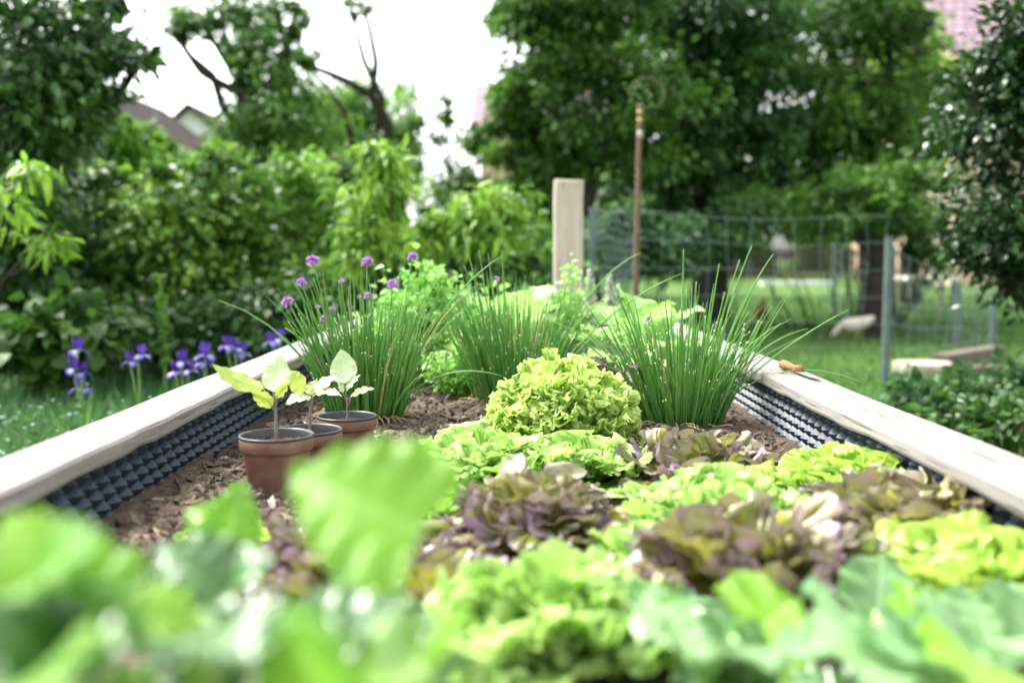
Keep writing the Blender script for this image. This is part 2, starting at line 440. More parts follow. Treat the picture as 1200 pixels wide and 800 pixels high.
def fan_leaf(mb, c, az, R, e0, e1, A, ruf, cup=0.0, nr=14, na=48, jag=0.0, lobe=(0, 0.0), narrow=0.35, seed=0, t=None, r0=0.01, m=0, crumple=(), zs=1.0):
    """Lettuce leaf: a fan spread round a spine that leaves the centre at elevation e0 and ends at e1 (radians)."""
    r = np.random.default_rng(seed)
    q = np.linspace(0, 1, nr); a = np.linspace(-1, 1, na)
    Q, S = np.meshgrid(q, a, indexing='ij')
    ang = S * A * (narrow + (1 - narrow) * Q ** 0.8)
    rad = 1 + 0.06 * np.sin(S * 3 + r.random() * 6)
    if lobe[0]:
        rad = rad + lobe[1] * Q * (np.cos(S * lobe[0] + r.random() * 6) + 0.4 * np.cos(S * lobe[0] * 2.3 + r.random() * 6))
    if jag:
        j = np.interp(a, np.linspace(-1, 1, na // 2), r.random(na // 2))
        rad = rad + jag * (j[None] - 0.5) * Q ** 8
    rad = rad - 0.22 * (S ** 2) * Q
    RR = R * Q * rad
    X = RR * np.sin(ang); Y = RR * np.cos(ang)
    Z = cup * X ** 2 / R
    mw = np.clip((Q - 0.25) / 0.75, 0, 1)
    for amp, fr, p in ruf:
        ph = r.random() * 6.28; ph2 = r.random() * 6.28
        warp = S + 0.12 * np.sin(S * fr * 0.43 + ph2)
        ph_ = warp * fr + ph + Q * 2.0
        amv = R * amp * mw ** p * (0.75 + 0.5 * np.sin(S * fr * 0.31 + ph2))
        Z = Z + amv * np.sin(ph_)
        tg = -0.75 * amv * np.sin(2 * ph_)          # margin meanders back on itself like real frills
        X = X + tg * np.cos(ang); Y = Y - tg * np.sin(ang) + 0.25 * amv * np.cos(ph_ * 0.53 + ph2)
    for amp, size, p in crumple:              # crinkles that run in every direction, strongest at the margin
        o_ = r.random(2) * 50
        cu = RR * ang / size + o_[0] + 3.0 * Q; cv = RR / size + o_[1]
        wgt = (0.15 + 0.85 * mw) ** p * amp
        Z = Z + wgt * 2 * (vnoise(cu, cv, 3) - 0.5); Y = Y + wgt * 1.3 * (vnoise(cu + 9.3, cv + 4.1, 5) - 0.5); X = X + wgt * 1.6 * (vnoise(cu + 3.3, cv + 17.7, 8) - 0.5)
    Z = Z + R * 0.02 * fbm(X / R * 9 + seed, Y / R * 9, 3, seed % 50) * 2
    Ys = np.clip(Y, 0, R * 1.25)
    # spine by integration
    ys = np.linspace(0, R * 1.3, 60)
    el = e0 + (e1 - e0) * np.clip(ys / R, 0, 1.15) ** 1.3
    sx = np.concatenate([[0], np.cumsum(np.cos(el[:-1]) * np.diff(ys))]); sz = np.concatenate([[0], np.cumsum(np.sin(el[:-1]) * np.diff(ys))])
    hx = np.interp(Ys, ys, sx); hz = np.interp(Ys, ys, sz); he = np.interp(Ys, ys, el)
    px = r0 + hx - np.sin(he) * Z; pz = hz + np.cos(he) * Z; py = X
    ca, sa = math.cos(az), math.sin(az)
    v = np.stack([px * ca - py * sa, px * sa + py * ca, pz * zs], -1).reshape(-1, 3) + np.asarray(c)
    v[:, 2] = np.maximum(v[:, 2], SOIL + 0.002 + 0.01 * Q.ravel())
    lc = np.stack([S, Q, Q * (0.75 + 0.25 * np.abs(S))], -1).reshape(-1, 3)
    mb.add(v, gridfaces(nr, na), r.random() if t is None else t, lc, m)

# scattered small leaves (all at once)
def leaf_cards(mb, c, L, Wr, d, n, t, fold=0.18, fine=False, m=0):
    c = np.asarray(c, float); N_ = len(c)
    L = np.broadcast_to(np.asarray(L, float), (N_,))[:, None]
    d = norm(d); n = n - d * (n * d).sum(1, keepdims=True); n = norm(n); s = np.cross(d, n)
    w = L * Wr / 2
    if fine:
        drop = -0.10 * L * n
        P = [c, c + d * L * .35 + n * L * .03, c + d * L * .7, c + d * L + drop,
             c + d * L * .3 + s * w + n * w * fold * 2, c + d * L * .68 + s * w * .75 + n * w * fold, c + d * L * .3 - s * w + n * w * fold * 2, c + d * L * .68 - s * w * .75 + n * w * fold]
        v = np.stack(P, 1).reshape(-1, 3); b = np.arange(N_)[:, None] * 8
        tri = np.concatenate([b + [0, 4, 1], b + [0, 1, 6], b + [2, 5, 3], b + [2, 3, 7]])
        qd = np.concatenate([b + [1, 4, 5, 2], b + [1, 2, 7, 6]])
        mb.add(v, (tri, qd), np.repeat(t, 8), None, m)
    else:
        P = [c, c + d * L * .45 + s * w + n * w * fold * 2, c + d * L, c + d * L * .45 - s * w + n * w * fold * 2]
        v = np.stack(P, 1).reshape(-1, 3); b = np.arange(N_)[:, None] * 4
        tri = np.concatenate([b + [0, 1, 2], b + [0, 2, 3]])
        mb.add(v, tri, np.repeat(t, 4), None, m)

def rdirs(n, r, up=0.0):
    d = r.normal(size=(n, 3)); d[:, 2] += up
    return norm(d)

def crown(mb, blobs, nclump, nleaf, L, r, Wr=0.55, sig=0.16, droop=0.5, fine=False, shell=0.55, flat=0.7):
    """blobs: (centre, radii). Leaves gather in clumps through each blob's volume, mostly near its skin."""
    if L > .1: L = L * .8; nleaf = int(nleaf * 1.35); sig = sig * .9
    vol = np.array([np.prod(b[1]) ** 0.62 for b in blobs]); vol = vol / vol.sum()
    clumps = []
    for (c, ra), w in zip(blobs, vol):
        k = max(3, int(nclump * w)); nl = max(10, int(nleaf * w / k))
        dirs = rdirs(k, r)
        rr = (shell + (1 - shell) * r.random(k)) * np.where(r.random(k) < 0.2, 0.6, 1.0) * (0.82 + 0.3 * r.random(k))
        cc = np.asarray(c) + dirs * rr[:, None] * np.asarray(ra)
        tc = np.clip(r.normal(0.45, 0.27, k), 0.02, 0.98)  # random clump tint, spread wide to paint in extra self-shadow contrast
        sz = sig * np.mean(ra) * (0.55 + 0.9 * r.random(k))
        for i in range(k):
            m_ = int(nl * (0.5 + r.random()))
            p = cc[i] + r.normal(size=(m_, 3)) * sz[i] * np.array([1.15, 1.15, flat])
            out = norm(p - cc[i] + dirs[i] * sz[i] * 0.6)
            d = norm(out * 0.8 + r.normal(size=(m_, 3)) * 0.5 + np.array([0, 0, -droop]))
            nn = norm(r.normal(size=(m_, 3)) * 0.55 + np.array([0, 0, 1.0]))
            leaf_cards(mb, p, L * (0.6 + 0.8 * r.random(m_)), Wr, d, nn, np.clip(tc[i] + r.normal(0, 0.18, m_), 0, 1), fine=fine)
        clumps.append(cc)
    return clumps

def wobble_path(a, b, n, amp, r, sag=0.0):
    a = np.asarray(a, float); b = np.asarray(b, float)
    s = np.linspace(0, 1, n)[:, None]
    p = a + (b - a) * s
    o = np.cumsum(r.normal(size=(n, 3)), 0); o = o - o[0] - (o[-1] - o[0]) * s
    p = p + o * amp * np.linalg.norm(b - a) / math.sqrt(n)
    p[:, 2] += sag * np.sin(PI * s[:, 0]) * np.linalg.norm(b - a)
    return p

def blob(px, py, Y, rx, ry, rd=None):
    k = K(Y); return (at(px, py, Y), np.array([rx / k, (rd if rd is not None else min(rx, ry) / k), ry / k]))

def tree(name, label, cat, blobs, base, tr, mat, nclump, nleaf, L, seed, group=None, bark='bark', limbs=None, twigs=3, sig=0.16, Wr=0.55, fine=False, droop=0.5, fork=0.45, shell=0.55):
    r = np.random.default_rng(seed)
    base = np.asarray(base, float)
    o = empty(name, base, label, cat, group)
    mb = MB()
    cl = crown(mb, blobs, nclump, nleaf, L, r, Wr, sig, droop, fine, shell)
    tb = MB()
    cen = np.mean([b[0] for b in blobs], 0)
    f = base + (cen - base) * fork
    f[:2] = base[:2] + (cen - base)[:2] * fork * 0.5
    root = base - np.array([0, 0, 0.1])
    p = wobble_path(root, f, 7, 0.05, r)
    tube(tb, p, np.linspace(tr * 1.25, tr * 0.85, 7), 9)
    for (c, ra), cc in zip(blobs, cl):
        q = wobble_path(f, c, 7, 0.10, r, 0.04)
        tube(tb, q, np.linspace(tr * 0.6, tr * 0.16, 7), 6)
        for i in range(min(twigs, len(cc))):
            st = q[r.integers(3, 7)]
            tube(tb, wobble_path(st, cc[i], 5, 0.12, r, 0.03), np.linspace(tr * 0.2, tr * 0.04, 5), 5)
    for l in (limbs or []):
        pts = np.asarray(l[0]); n_ = len(pts)
        ss = np.linspace(0, 1, n_ * 3)
        pp = np.stack([np.interp(ss, np.linspace(0, 1, n_), pts[:, k]) for k in range(3)], -1)
        tube(tb, pp, np.linspace(l[1], l[2], len(pp)), 7)
    mb.build('crown', M[mat], o)
    tb.build('trunk', M[bark], o)
    return o

def bush(name, label, cat, blobs, mat, nclump, nleaf, L, seed, group=None, sig=0.2, Wr=0.6, fine=True, droop=0.4, nst=7, shell=0.5):
    r = np.random.default_rng(seed)
    c0 = np.mean([b[0] for b in blobs], 0)
    base = np.array([c0[0], c0[1], float(ground_z(c0[0], c0[1]))])
    o = empty(name, base, label, cat, group)
    mb = MB(); cl = crown(mb, blobs, nclump, nleaf, L, r, Wr, sig, droop, fine, shell)
    mb.build('foliage', M[mat], o)
    tb = MB()
    pts = np.concatenate(cl)
    for i in r.choice(len(pts), min(nst * 3, len(pts)), replace=False):
        b = base + np.array([r.normal() * 0.12 + (pts[i][0] - base[0]) * 0.5, r.normal() * 0.08, -0.03])
        tube(tb, wobble_path(b, pts[i], 6, 0.08, r), np.linspace(0.014, 0.004, 6), 5)
    tb.build('stem', M['bark'], o)
    return o

# ================================================================= SETTING
# ground sheet
xs = np.concatenate([-np.geomspace(160, 12, 14), np.linspace(-11, 11, 56), np.geomspace(12, 160, 14)])
ys = np.concatenate([[-30, -15, -6, -2], np.linspace(0, 40, 90), np.geomspace(43, 260, 16)])
X, Y = np.meshgrid(xs, ys, indexing='ij')
Z = ground_z(X, Y) + 0.05 * fbm(X * 0.7, Y * 0.7, 3, 3)
mb = MB(); mb.add(np.stack([X, Y, Z - 0.01], -1).reshape(-1, 3), gridfaces(len(xs), len(ys))[:, ::-1])
tag(mb.build('lawn_ground', M['ground']), 'green garden lawn around the raised bed', 'lawn', kind='structure')

# bed soil
WIN, WOUT, Y0, Y1 = 0.575, 0.685, 0.22, 4.35
xs = np.linspace(-0.60, 0.60, 150); ys = Y0 + 0.02 + (Y1 - Y0 - 0.04) * np.linspace(0, 1, 420) ** 1.25
X, Y = np.meshgrid(xs, ys, indexing='ij')
def soil_z(x, y):
    x = np.asarray(x, float); y = np.asarray(y, float)
    return SOIL + 0.03 * fbm(x * 5, y * 5, 2, 9) + 0.022 * fbm(x * 26, y * 26, 3, 12) + 0.012 * np.abs(fbm(x * 80, y * 80, 2, 21))
Z = soil_z(X, Y)
mb = MB(); mb.add(np.stack([X, Y, Z], -1).reshape(-1, 3), gridfaces(150, 420)[:, ::-1])
tag(mb.build('soil', M['soil']), 'crumbly brown soil filling the raised bed', 'soil', kind='structure')

# wood chips / crumbs of mulch on the soil
r = np.random.default_rng(5)
mb = MB()
n = 40000
x = r.uniform(-0.565, 0.565, n); y = 1.0 + 3.2 * r.random(n) ** 1.3
big = r.random(n) ** 4
L = 0.004 + 0.034 * big; W = L * r.uniform(0.08, 0.5, n) * np.where(r.random(n) < .25, .45, 1) ; T = np.minimum(W, 0.007) * r.uniform(0.4, 0.9, n)
z = soil_z(x, y) + T * 0.35
az = r.uniform(0, 2 * PI, n); tilt = r.normal(0, 0.35, n)
dx = np.stack([np.cos(az) * np.cos(tilt), np.sin(az) * np.cos(tilt), np.sin(tilt)], -1)
up = norm(np.stack([r.normal(0, 0.3, n), r.normal(0, 0.3, n), np.ones(n)], -1))
sd = norm(np.cross(dx, up)); up = np.cross(sd, dx)
c = np.stack([x, y, z], -1)
P = []
for sx, sy, sz in ((-1, 0, 0), (-.5, -1, -.5), (-.5, 1, -.5), (-.4, 0, 1), (.5, -1, -.5), (.6, 1, -.4), (.45, .2, 1), (1, .1, 0)):
    jit = 1 + r.normal(0, 0.25, (n, 3))
    P.append(c + dx * (sx * L / 2)[:, None] * jit[:, :1] + sd * (sy * W / 2)[:, None] * jit[:, 1:2] + up * (sz * T)[:, None] * jit[:, 2:])
v = np.stack(P, 1).reshape(-1, 3); b = np.arange(n)[:, None] * 8
tri = np.concatenate([b + q for q in ([0, 1, 3], [0, 3, 2], [0, 2, 1], [7, 6, 4], [7, 5, 6], [7, 4, 5])])
qd = np.concatenate([b + q for q in ([1, 4, 6, 3], [2, 3, 6, 5], [1, 2, 5, 4])])
mb.add(v, (tri, qd), np.repeat(np.clip(r.beta(1.5, 2.2, n) * (0.75 + 0.5 * big), 0, 1), 8))
tag(mb.build('mulch', M['chips'], smooth=False), 'brown wood chip mulch scattered over the soil', 'mulch', kind='stuff')

# ---------------------------------------------------------------- raised bed
bed = empty('raised_bed', (0, (Y0 + Y1) / 2, 0), 'wooden raised garden bed with pale plank rim and black dimpled lining', 'raised bed')

def plank_mesh(side):
    mb = MB()
    ys = np.linspace(Y0, Y1, 130)
    r = np.random.default_rng(3 + side)
    wav = lambda f, s, a: a * (vnoise(ys * f, ys * 0 + s, 7 + side) - 0.5)
    # cross-section ring (x, z), rounded arrises
    xi, xo = WIN, WOUT; zt, zb = PLANK, PLANK - 0.027
    ring = [(xi + .001, zb + .001), (xi - .001, zb + .006), (xi, zt - .005), (xi + .004, zt), (xi + .03, zt + .0006), (xi + .06, zt - .0005), (xo - .004, zt), (xo, zt - .005), (xo, zb + .002), (xo - .003, zb)]
    inner = wav(3.1, 2.5, 0.009) + wav(11, 8.2, 0.004); top = wav(2.3, 4.5, 0.006); bot = wav(4.0, 6.5, 0.010) + wav(17, 1.1, 0.004); outer = wav(2.0, 9.5, 0.012)
    V = np.zeros((len(ys), len(ring), 3))
    for k, (x, z) in enumerate(ring):
        wi = (xo - x) / (xo - xi)
        V[:, k, 0] = x + inner * wi + outer * (1 - wi)
        V[:, k, 2] = z + top + (bot if z < zb + 0.01 else 0)
        V[:, k, 1] = ys
    V[..., 0] *= side
    nr = len(ring)
    i = np.arange(len(ys) - 1)[:, None] * nr; j = np.arange(nr)[None]; j2 = (j + 1) % nr
    f = np.stack([i + j, i + nr + j, i + nr + j2, i + j2], -1).reshape(-1, 4)
    v = V.reshape(-1, 3)
    v = np.vstack([v, V[0].mean(0), V[-1].mean(0)])
    e = len(ys) - 1
    cap = [((k + 1) % nr, k, e * nr + nr) for k in range(nr)] + [(e * nr + k, e * nr + (k + 1) % nr, e * nr + nr + 1) for k in range(nr)]
    mb.add(v, (f, np.array(cap)))
    return mb
for sd_ in (-1, 1):
    plank_mesh(sd_).build('rim_plank', M['plank'], bed, smooth=False)
mb = MB(); box(mb, -WIN + .012, WIN - .012, Y1 - 0.09, Y1 - 0.001, PLANK - 0.029, PLANK - 0.002); mb.build('rim_plank', M['plank'], bed)
for sd_ in (-1, 1):
    mb = MB()
    for k in range(4):
        z0 = 0.01 + k * 0.16
        a, b = sorted((sd_ * 0.615, sd_ * 0.64)); box(mb, a, b, Y0 + 0.02, Y1 - 0.02, z0, z0 + 0.155)
    mb.build('side_board', M['boardwood'], bed)
for yy in (Y0 + 0.02, Y1 - 0.045):
    mb = MB()
    for k in range(4):
        z0 = 0.01 + k * 0.16
        box(mb, -0.612, 0.612, yy, yy + 0.025, z0, z0 + 0.155)
    mb.build('end_board', M['boardwood'], bed)
# dimpled liner, studs point into the bed
for sd_ in (-1, 1):
    mb = MB()
    xw = sd_ * 0.603
    ysg = np.arange(0.6, Y1 - 0.05, 0.08)
    vv = []
    for yv in ysg: vv += [(xw, yv, SOIL - 0.08), (xw, yv, PLANK - 0.025)]
    mb.add(vv, [(2 * i, 2 * i + 1, 2 * i + 3, 2 * i + 2) for i in range(len(ysg) - 1)])
    p_ = 0.044; h = 0.0145
    a = np.arange(4) / 4 * 2 * PI
    for row in range(9):
        zc = PLANK - 0.040 - row * 0.0205
        if zc < SOIL - 0.05: break
        yc = np.arange(0.62, Y1 - 0.08, p_) + (row % 2) * p_ / 2
        n = len(yc)
        jy = r.normal(0, 0.0008, n)
        rings = []
        for rad, hh in ((1.0, 0.0), (0.55, h * 0.62), (0.16, h)):
            rings.append(np.stack([np.full((n, 4), xw - sd_ * hh), yc[:, None] + jy[:, None] + rad * 0.0195 * np.cos(a), zc + rad * 0.0165 * np.sin(a) + 0 * yc[:, None]], -1))
        tip = np.stack([np.full(n, xw - sd_ * h * 1.06), yc + jy, np.full(n, zc)], -1)[:, None]
        v = np.concatenate(rings + [tip], 1).reshape(-1, 3); b = np.arange(n)[:, None] * 13
        qd = [b + [k, (k + 1) % 4, 4 + (k + 1) % 4, 4 + k] for k in range(4)] + [b + [4 + k, 4 + (k + 1) % 4, 8 + (k + 1) % 4, 8 + k] for k in range(4)]
        tr_ = [b + [8 + k, 8 + (k + 1) % 4, 12] for k in range(4)]
        mb.add(v, (np.concatenate(qd), np.concatenate(tr_)))
    mb.build('dimpled_liner', M['membrane'], bed, smooth=False)

# ---------------------------------------------------------------- knife on the right plank
kb = at(931, 433, 0.263 * FPX / (436 - 303)); kb[2] = PLANK + 0.004
kn = empty('garden_knife', kb, 'old garden knife with orange wooden handle lying on the right plank rim', 'knife')
Yk0 = 2.36; xk = 0.642
d0 = np.array([xk, Yk0, PLANK + 0.013]); d1 = np.array([xk + 0.012, Yk0 - 0.115, PLANK + 0.012])
ss = np.linspace(0, 1, 14)[:, None]
mb = MB()
hp = d0 + (d1 - d0) * ss
tube(mb, hp, 0.0092 * (1 + 0.22 * np.sin(ss[:, 0] * PI * 2.2 + 0.4)) * np.where((ss[:, 0] < 0.06), 0.7, 1.0), 12)
mb.build('handle', M['handle'], kn)
mb = MB()
bp = np.array([[-.010, 0, 0], [.011, 0, 0], [.012, -.06, 0], [.008, -.11, 0], [.0, -.145, 0], [-.008, -.10, 0], [-.010, -.05, 0]])
bp = bp + d1 + np.array([0, 0.004, -0.006])
th = np.array([0, 0, 0.0022]); n = len(bp)
v = np.vstack([bp, bp + th]); mb.add(v, ([(k, (k + 1) % n, n + (k + 1) % n, n + k) for k in range(n)]))
mb.add(np.vstack([bp + th, bp.mean(0) + th * 1.3]), [(k, (k + 1) % n, n) for k in range(n)])
mb.build('blade', M['steel'], kn, smooth=False)

# ================================================================= POTTED SEEDLINGS
def potted(label, cpx, rimy, wpx, stem_top, leaves, seed, h=0.105):
    Yp = FPX / (wpx / 0.122)
    c = at(cpx, rimy, Yp)
    rim_z = c[2]; R = 0.061
    sb = float(soil_z(c[0], c[1]))
    bz = min(sb - 0.004, rim_z - h)
    hz = rim_z - bz
    o = empty('potted_seedling', (c[0], c[1], bz), label, 'potted seedling', 'potted seedlings standing on the soil')
    mb = MB()
    lathe(mb, [(0.0, 0), (R * .70, 0), (R * .72, .003), (R * .90, hz - .027), (R * .905, hz - .025), (R * .965, hz - .0245), (R * .985, hz - .022), (R * 1.0, hz - .004), (R * .985, hz - .003)], (c[0], c[1], bz), 56)
    pot = mb.build('pot', M['terracotta'], o)
    mb = MB()
    lathe(mb, [(R * .986, hz - .0045), (R * 1.005, hz - .0035), (R * 1.015, hz - .001), (R * 1.0, hz + .0012), (R * .955, hz + .0012), (R * .935, hz - .002), (R * .88, hz - .03)], (c[0], c[1], bz), 56)
    rm = mb.build('rim', M['potrim'], pot)
    r = np.random.default_rng(seed)
    mb = MB()
    q = np.linspace(0, 1, 16); a = np.linspace(0, 2 * PI, 49)[:-1]
    Q, A = np.meshgrid(q, a, indexing='ij')
    x = Q * R * .915 * np.cos(A); y = Q * R * .915 * np.sin(A)
    z = hz - 0.016 + 0.030 * fbm(x * 60 + seed, y * 60, 3, seed)
    i = np.arange(15)[:, None] * 48; j = np.arange(48)[None]; j2 = (j + 1) % 48
    mb.add(np.stack([x + c[0], y + c[1], z + bz], -1).reshape(-1, 3), np.stack([i + j, i + 48 + j, i + 48 + j2, i + j2], -1).reshape(-1, 4))
    mb.build('potting_soil', M['potsoil'], o)
    top = at(stem_top[0], stem_top[1], Yp)
    b = np.array([c[0] + (top[0] - c[0]) * 0.3, c[1], bz + hz - 0.02])
    mb = MB(); sp = wobble_path(b, top, 10, 0.015, r)
    tube(mb, sp, np.linspace(0.0032, 0.0022, 10), 8)
    nodes = sp[[5, 7, 8, 9, 9, 9]]
    lv = []
    for k, (bp, tp, W, nh, bend, fold, dyb, dyt) in enumerate(leaves):
        lb = at(bp[0], bp[1], Yp + dyb); lt = at(tp[0], tp[1], Yp + dyt)
        s0 = sp[min(9, 6 + (k * 2) % 4)]
        ss = np.linspace(0, 1, 6)[:, None]
        pt = s0 + (lb - s0) * ss; pt[:, 2] -= 0.004 * np.sin(PI * ss[:, 0])
        tube(mb, pt, np.linspace(0.0019, 0.0014, 6), 6)
        lv.append((lb, lt, W, nh, bend, fold, k))
    mb.build('stem', M['purplestem'], o)
    for lb, lt, W, nh, bend, fold, k in lv:
        m2 = MB(); flat_leaf(m2, lb, lt, W * 1.18, nh, 'ovate', bend, fold, 0.0018, 3.0, 20, 13, seed=seed * 10 + k, t=r.random())
        m2.build('leaf', M['seedling'], o)
    return o
CAMV = (0, -1, 0.1)
potted('seedling in the nearest brown pot, one long leaf pointing left over the plank', 324, 509, 87, (322, 462), [
    ((309, 455), (249, 425), 0.034, (-0.45, 0.55, -0.8), 0.10, 0.10, 0, -0.03),
    ((320, 459), (329, 416), 0.040, (0.05, -0.95, 0.35), -0.08, 0.2, 0, 0.035),
    ((324, 466), (340, 447), 0.021, (-0.4, 0.7, 0.7), 0.05, 0.2, 0, 0.01),
    ((317, 478), (296, 457), 0.026, (-0.2, 0.6, 0.7), 0.06, 0.2, 0, -0.02)], 1)
potted('seedling in the middle brown pot, half hidden behind the big blurred leaf', 362, 503, 78, (364, 464), [
    ((357, 458), (333, 434), 0.036, (-0.45, 0.65, -0.6), -0.10, 0.15, 0, -0.01),
    ((363, 464), (335, 475), 0.026, (0.1, -0.5, 0.9), 0.14, 0.15, 0, -0.035),
    ((367, 463), (401, 466), 0.024, (0, -0.4, 0.9), 0.16, 0.15, 0, -0.03),
    ((368, 460), (396, 441), 0.030, (-0.3, -0.5, 0.8), 0.08, 0.2, 0, 0.01),
    ((361, 462), (372, 444), 0.026, (0.1, 0.8, -0.4), 0.05, 0.2, 0, 0.02)], 2)
potted('seedling in the farthest brown pot, one round pale leaf standing upright', 407, 487, 70, (407, 466), [
    ((404, 449), (400, 409), 0.048, (0.0, -0.95, 0.25), -0.07, 0.2, 0, 0.03),
    ((405, 457), (423, 439), 0.022, (-0.4, -0.5, 0.7), 0.05, 0.25, 0, 0.0),
    ((411, 464), (439, 456), 0.020, (0.0, -0.55, 0.85), 0.10, 0.15, 0, -0.01),
    ((402, 460), (396, 447), 0.014, (0.6, -0.5, 0.5), 0.05, 0.2, 0, 0.0)], 3)

# ================================================================= LETTUCES
def hero_lettuce():
    c = np.array([at(660, 528, 1.95)[0], 1.95, SOIL - 0.004])
    o = empty('curly_lettuce', c, 'frilly light green curly lettuce standing alone in front of the chives', 'lettuce')
    r = np.random.default_rng(77)
    n = 54
    for i in range(n):
        f = i / (n - 1)                       # 0 outer .. 1 inner
        az = i * 2.39996 + r.normal(0, 0.15)
        e0 = math.radians(10 + 76 * f ** 0.9 + r.normal(0, 5)); e1 = e0 - math.radians(16 + r.normal(0, 8))
        R = (0.150 + 0.034 * math.sin(PI / 2 * min(1, f * 1.15))) * r.uniform(0.80, 1.04)
        if i % 9 == 4: R *= 1.07
        mb = MB()
        fan_leaf(mb, c, az, R, e0, e1, 0.85, [(0.06, 8, 1.6), (0.060, 21, 2.4), (0.052, 56, 3.6)], 0.15, 32, 270, 0.06, seed=500 + i, r0=0.012 * (1 - f), crumple=((0.010, 0.016, 2.0), (0.0045, 0.005, 4.0)))
        mb.build('leaf', M['curly'], o)
    return o
hero_lettuce()

def lettuce(kind, label, px, Yd, D, seed, n=15, hz=0.8):
    x = (px - 600) / K(Yd)
    c = np.array([x, Yd, float(soil_z(x, Yd)) - 0.003])
    nm = 'red_lettuce' if kind == 'red' else 'green_lettuce'
    o = empty(nm, c, label, 'lettuce', 'rows of red lettuces' if kind == 'red' else 'rows of green lettuces')
    r = np.random.default_rng(seed)
    for i in range(n):
        f = i / (n - 1)
        az = i * 2.39996 + seed + r.normal(0, 0.18)
        mb = MB()
        if kind == 'red':
            e0 = math.radians(22 + 58 * f + r.normal(0, 6)); e1 = e0 + math.radians(r.normal(-12, 14))
            R = D / 2 * (1.12 - 0.16 * f + r.normal(0, 0.06))
            fan_leaf(mb, c, az, R, e0, e1, 0.95, [(0.09, 5.5, 1.6), (0.075, 14, 2.4), (0.035, 30, 4)], 0.2, 24, 120, 0.04, (9, 0.09), seed=seed * 31 + i, r0=0.01, crumple=((0.018, 0.030, 1.8),), zs=hz)
            mb.build('leaf', M['redlettuce'], o)
        else:
            e0 = math.radians(24 + 56 * f + r.normal(0, 6)); e1 = e0 + math.radians(14 * f - 22 + r.normal(0, 14))
            R = D / 2 * (1.12 - 0.22 * f + r.normal(0, 0.05))
            fan_leaf(mb, c, az, R, e0, e1, 1.0, [(0.09, 5.0, 1.4), (0.085, 14, 2.0), (0.050, 36, 3.0)], 0.35, 24, 150, 0.02, seed=seed * 31 + i, r0=0.01, crumple=((0.020, 0.034, 1.5),), zs=hz)
            mb.build('leaf', M['limelettuce' if kind == 'lime' else 'lettuce'], o)
    return o
lettuce('green', 'large pale green lettuce in the middle of the front row', 635, 0.90, 0.225, 1, 30, .95)
lettuce('green', 'green lettuce half hidden between the curly lettuce and a red lettuce', 566, 1.68, 0.26, 2, 24, .74)
lettuce('green', 'pale green lettuce just in front of the right foot of the curly lettuce', 678, 1.69, 0.25, 3, 24, .74)
lettuce('green', 'pale green lettuce between three red lettuces, right of centre', 850, 1.34, 0.25, 4, 22)
lettuce('lime', 'bright green lettuce touching the dimpled lining below the right plank', 1000, 1.52, 0.27, 5, 22, .72)
lettuce('lime', 'yellow green lettuce at the right edge under the plank end', 1160, 1.02, 0.27, 6, 22, .75)
lettuce('green', 'small green lettuce in the near middle, half behind the big bright leaf', 530, 0.80, 0.12, 14, 14)
lettuce('red', 'red lettuce with olive leaves left of the middle, behind the large pale lettuce', 622, 1.28, 0.235, 7, 20, .80)
lettuce('red', 'red lettuce right beside the foot of the curly lettuce', 820, 1.68, 0.27, 8, 18, .72)
lettuce('red', 'large purple leaved lettuce in front of the pale lettuce, right of centre', 895, 1.07, 0.25, 9, 20, .95)
lettuce('red', 'dark red lettuce spreading up against the right plank', 1085, 1.28, 0.31, 10, 20, .70)
lettuce('red', 'purple lettuce peeping out behind the big blurred leaf', 385, 1.10, 0.21, 11, 14)
lettuce('red', 'small red lettuce squeezed in at the left side of the large pale lettuce', 500, 1.06, 0.17, 12, 12)
lettuce('green', 'small pale lettuce filling the gap between the two big red lettuces', 748, 1.17, 0.15, 15, 16, .9)
lettuce('lime', 'small yellow green lettuce between the purple lettuce and the dark red one', 985, 1.21, 0.15, 16, 16, .9)
lettuce('red', 'small purple lettuce just left of the yellow green lettuce at the right edge', 1035, 1.05, 0.17, 17, 14, .9)
lettuce('green', 'small green lettuce at the left end of the row in front of the curly one', 505, 1.42, 0.17, 18, 16, .85)
lettuce('red', 'small bronze lettuce between the large pale lettuce and the purple one', 765, 0.98, 0.15, 19, 14, .9)
lettuce('lime', 'small bright lettuce at the foot of the nearest pot', 262, 1.24, 0.13, 13, 12)

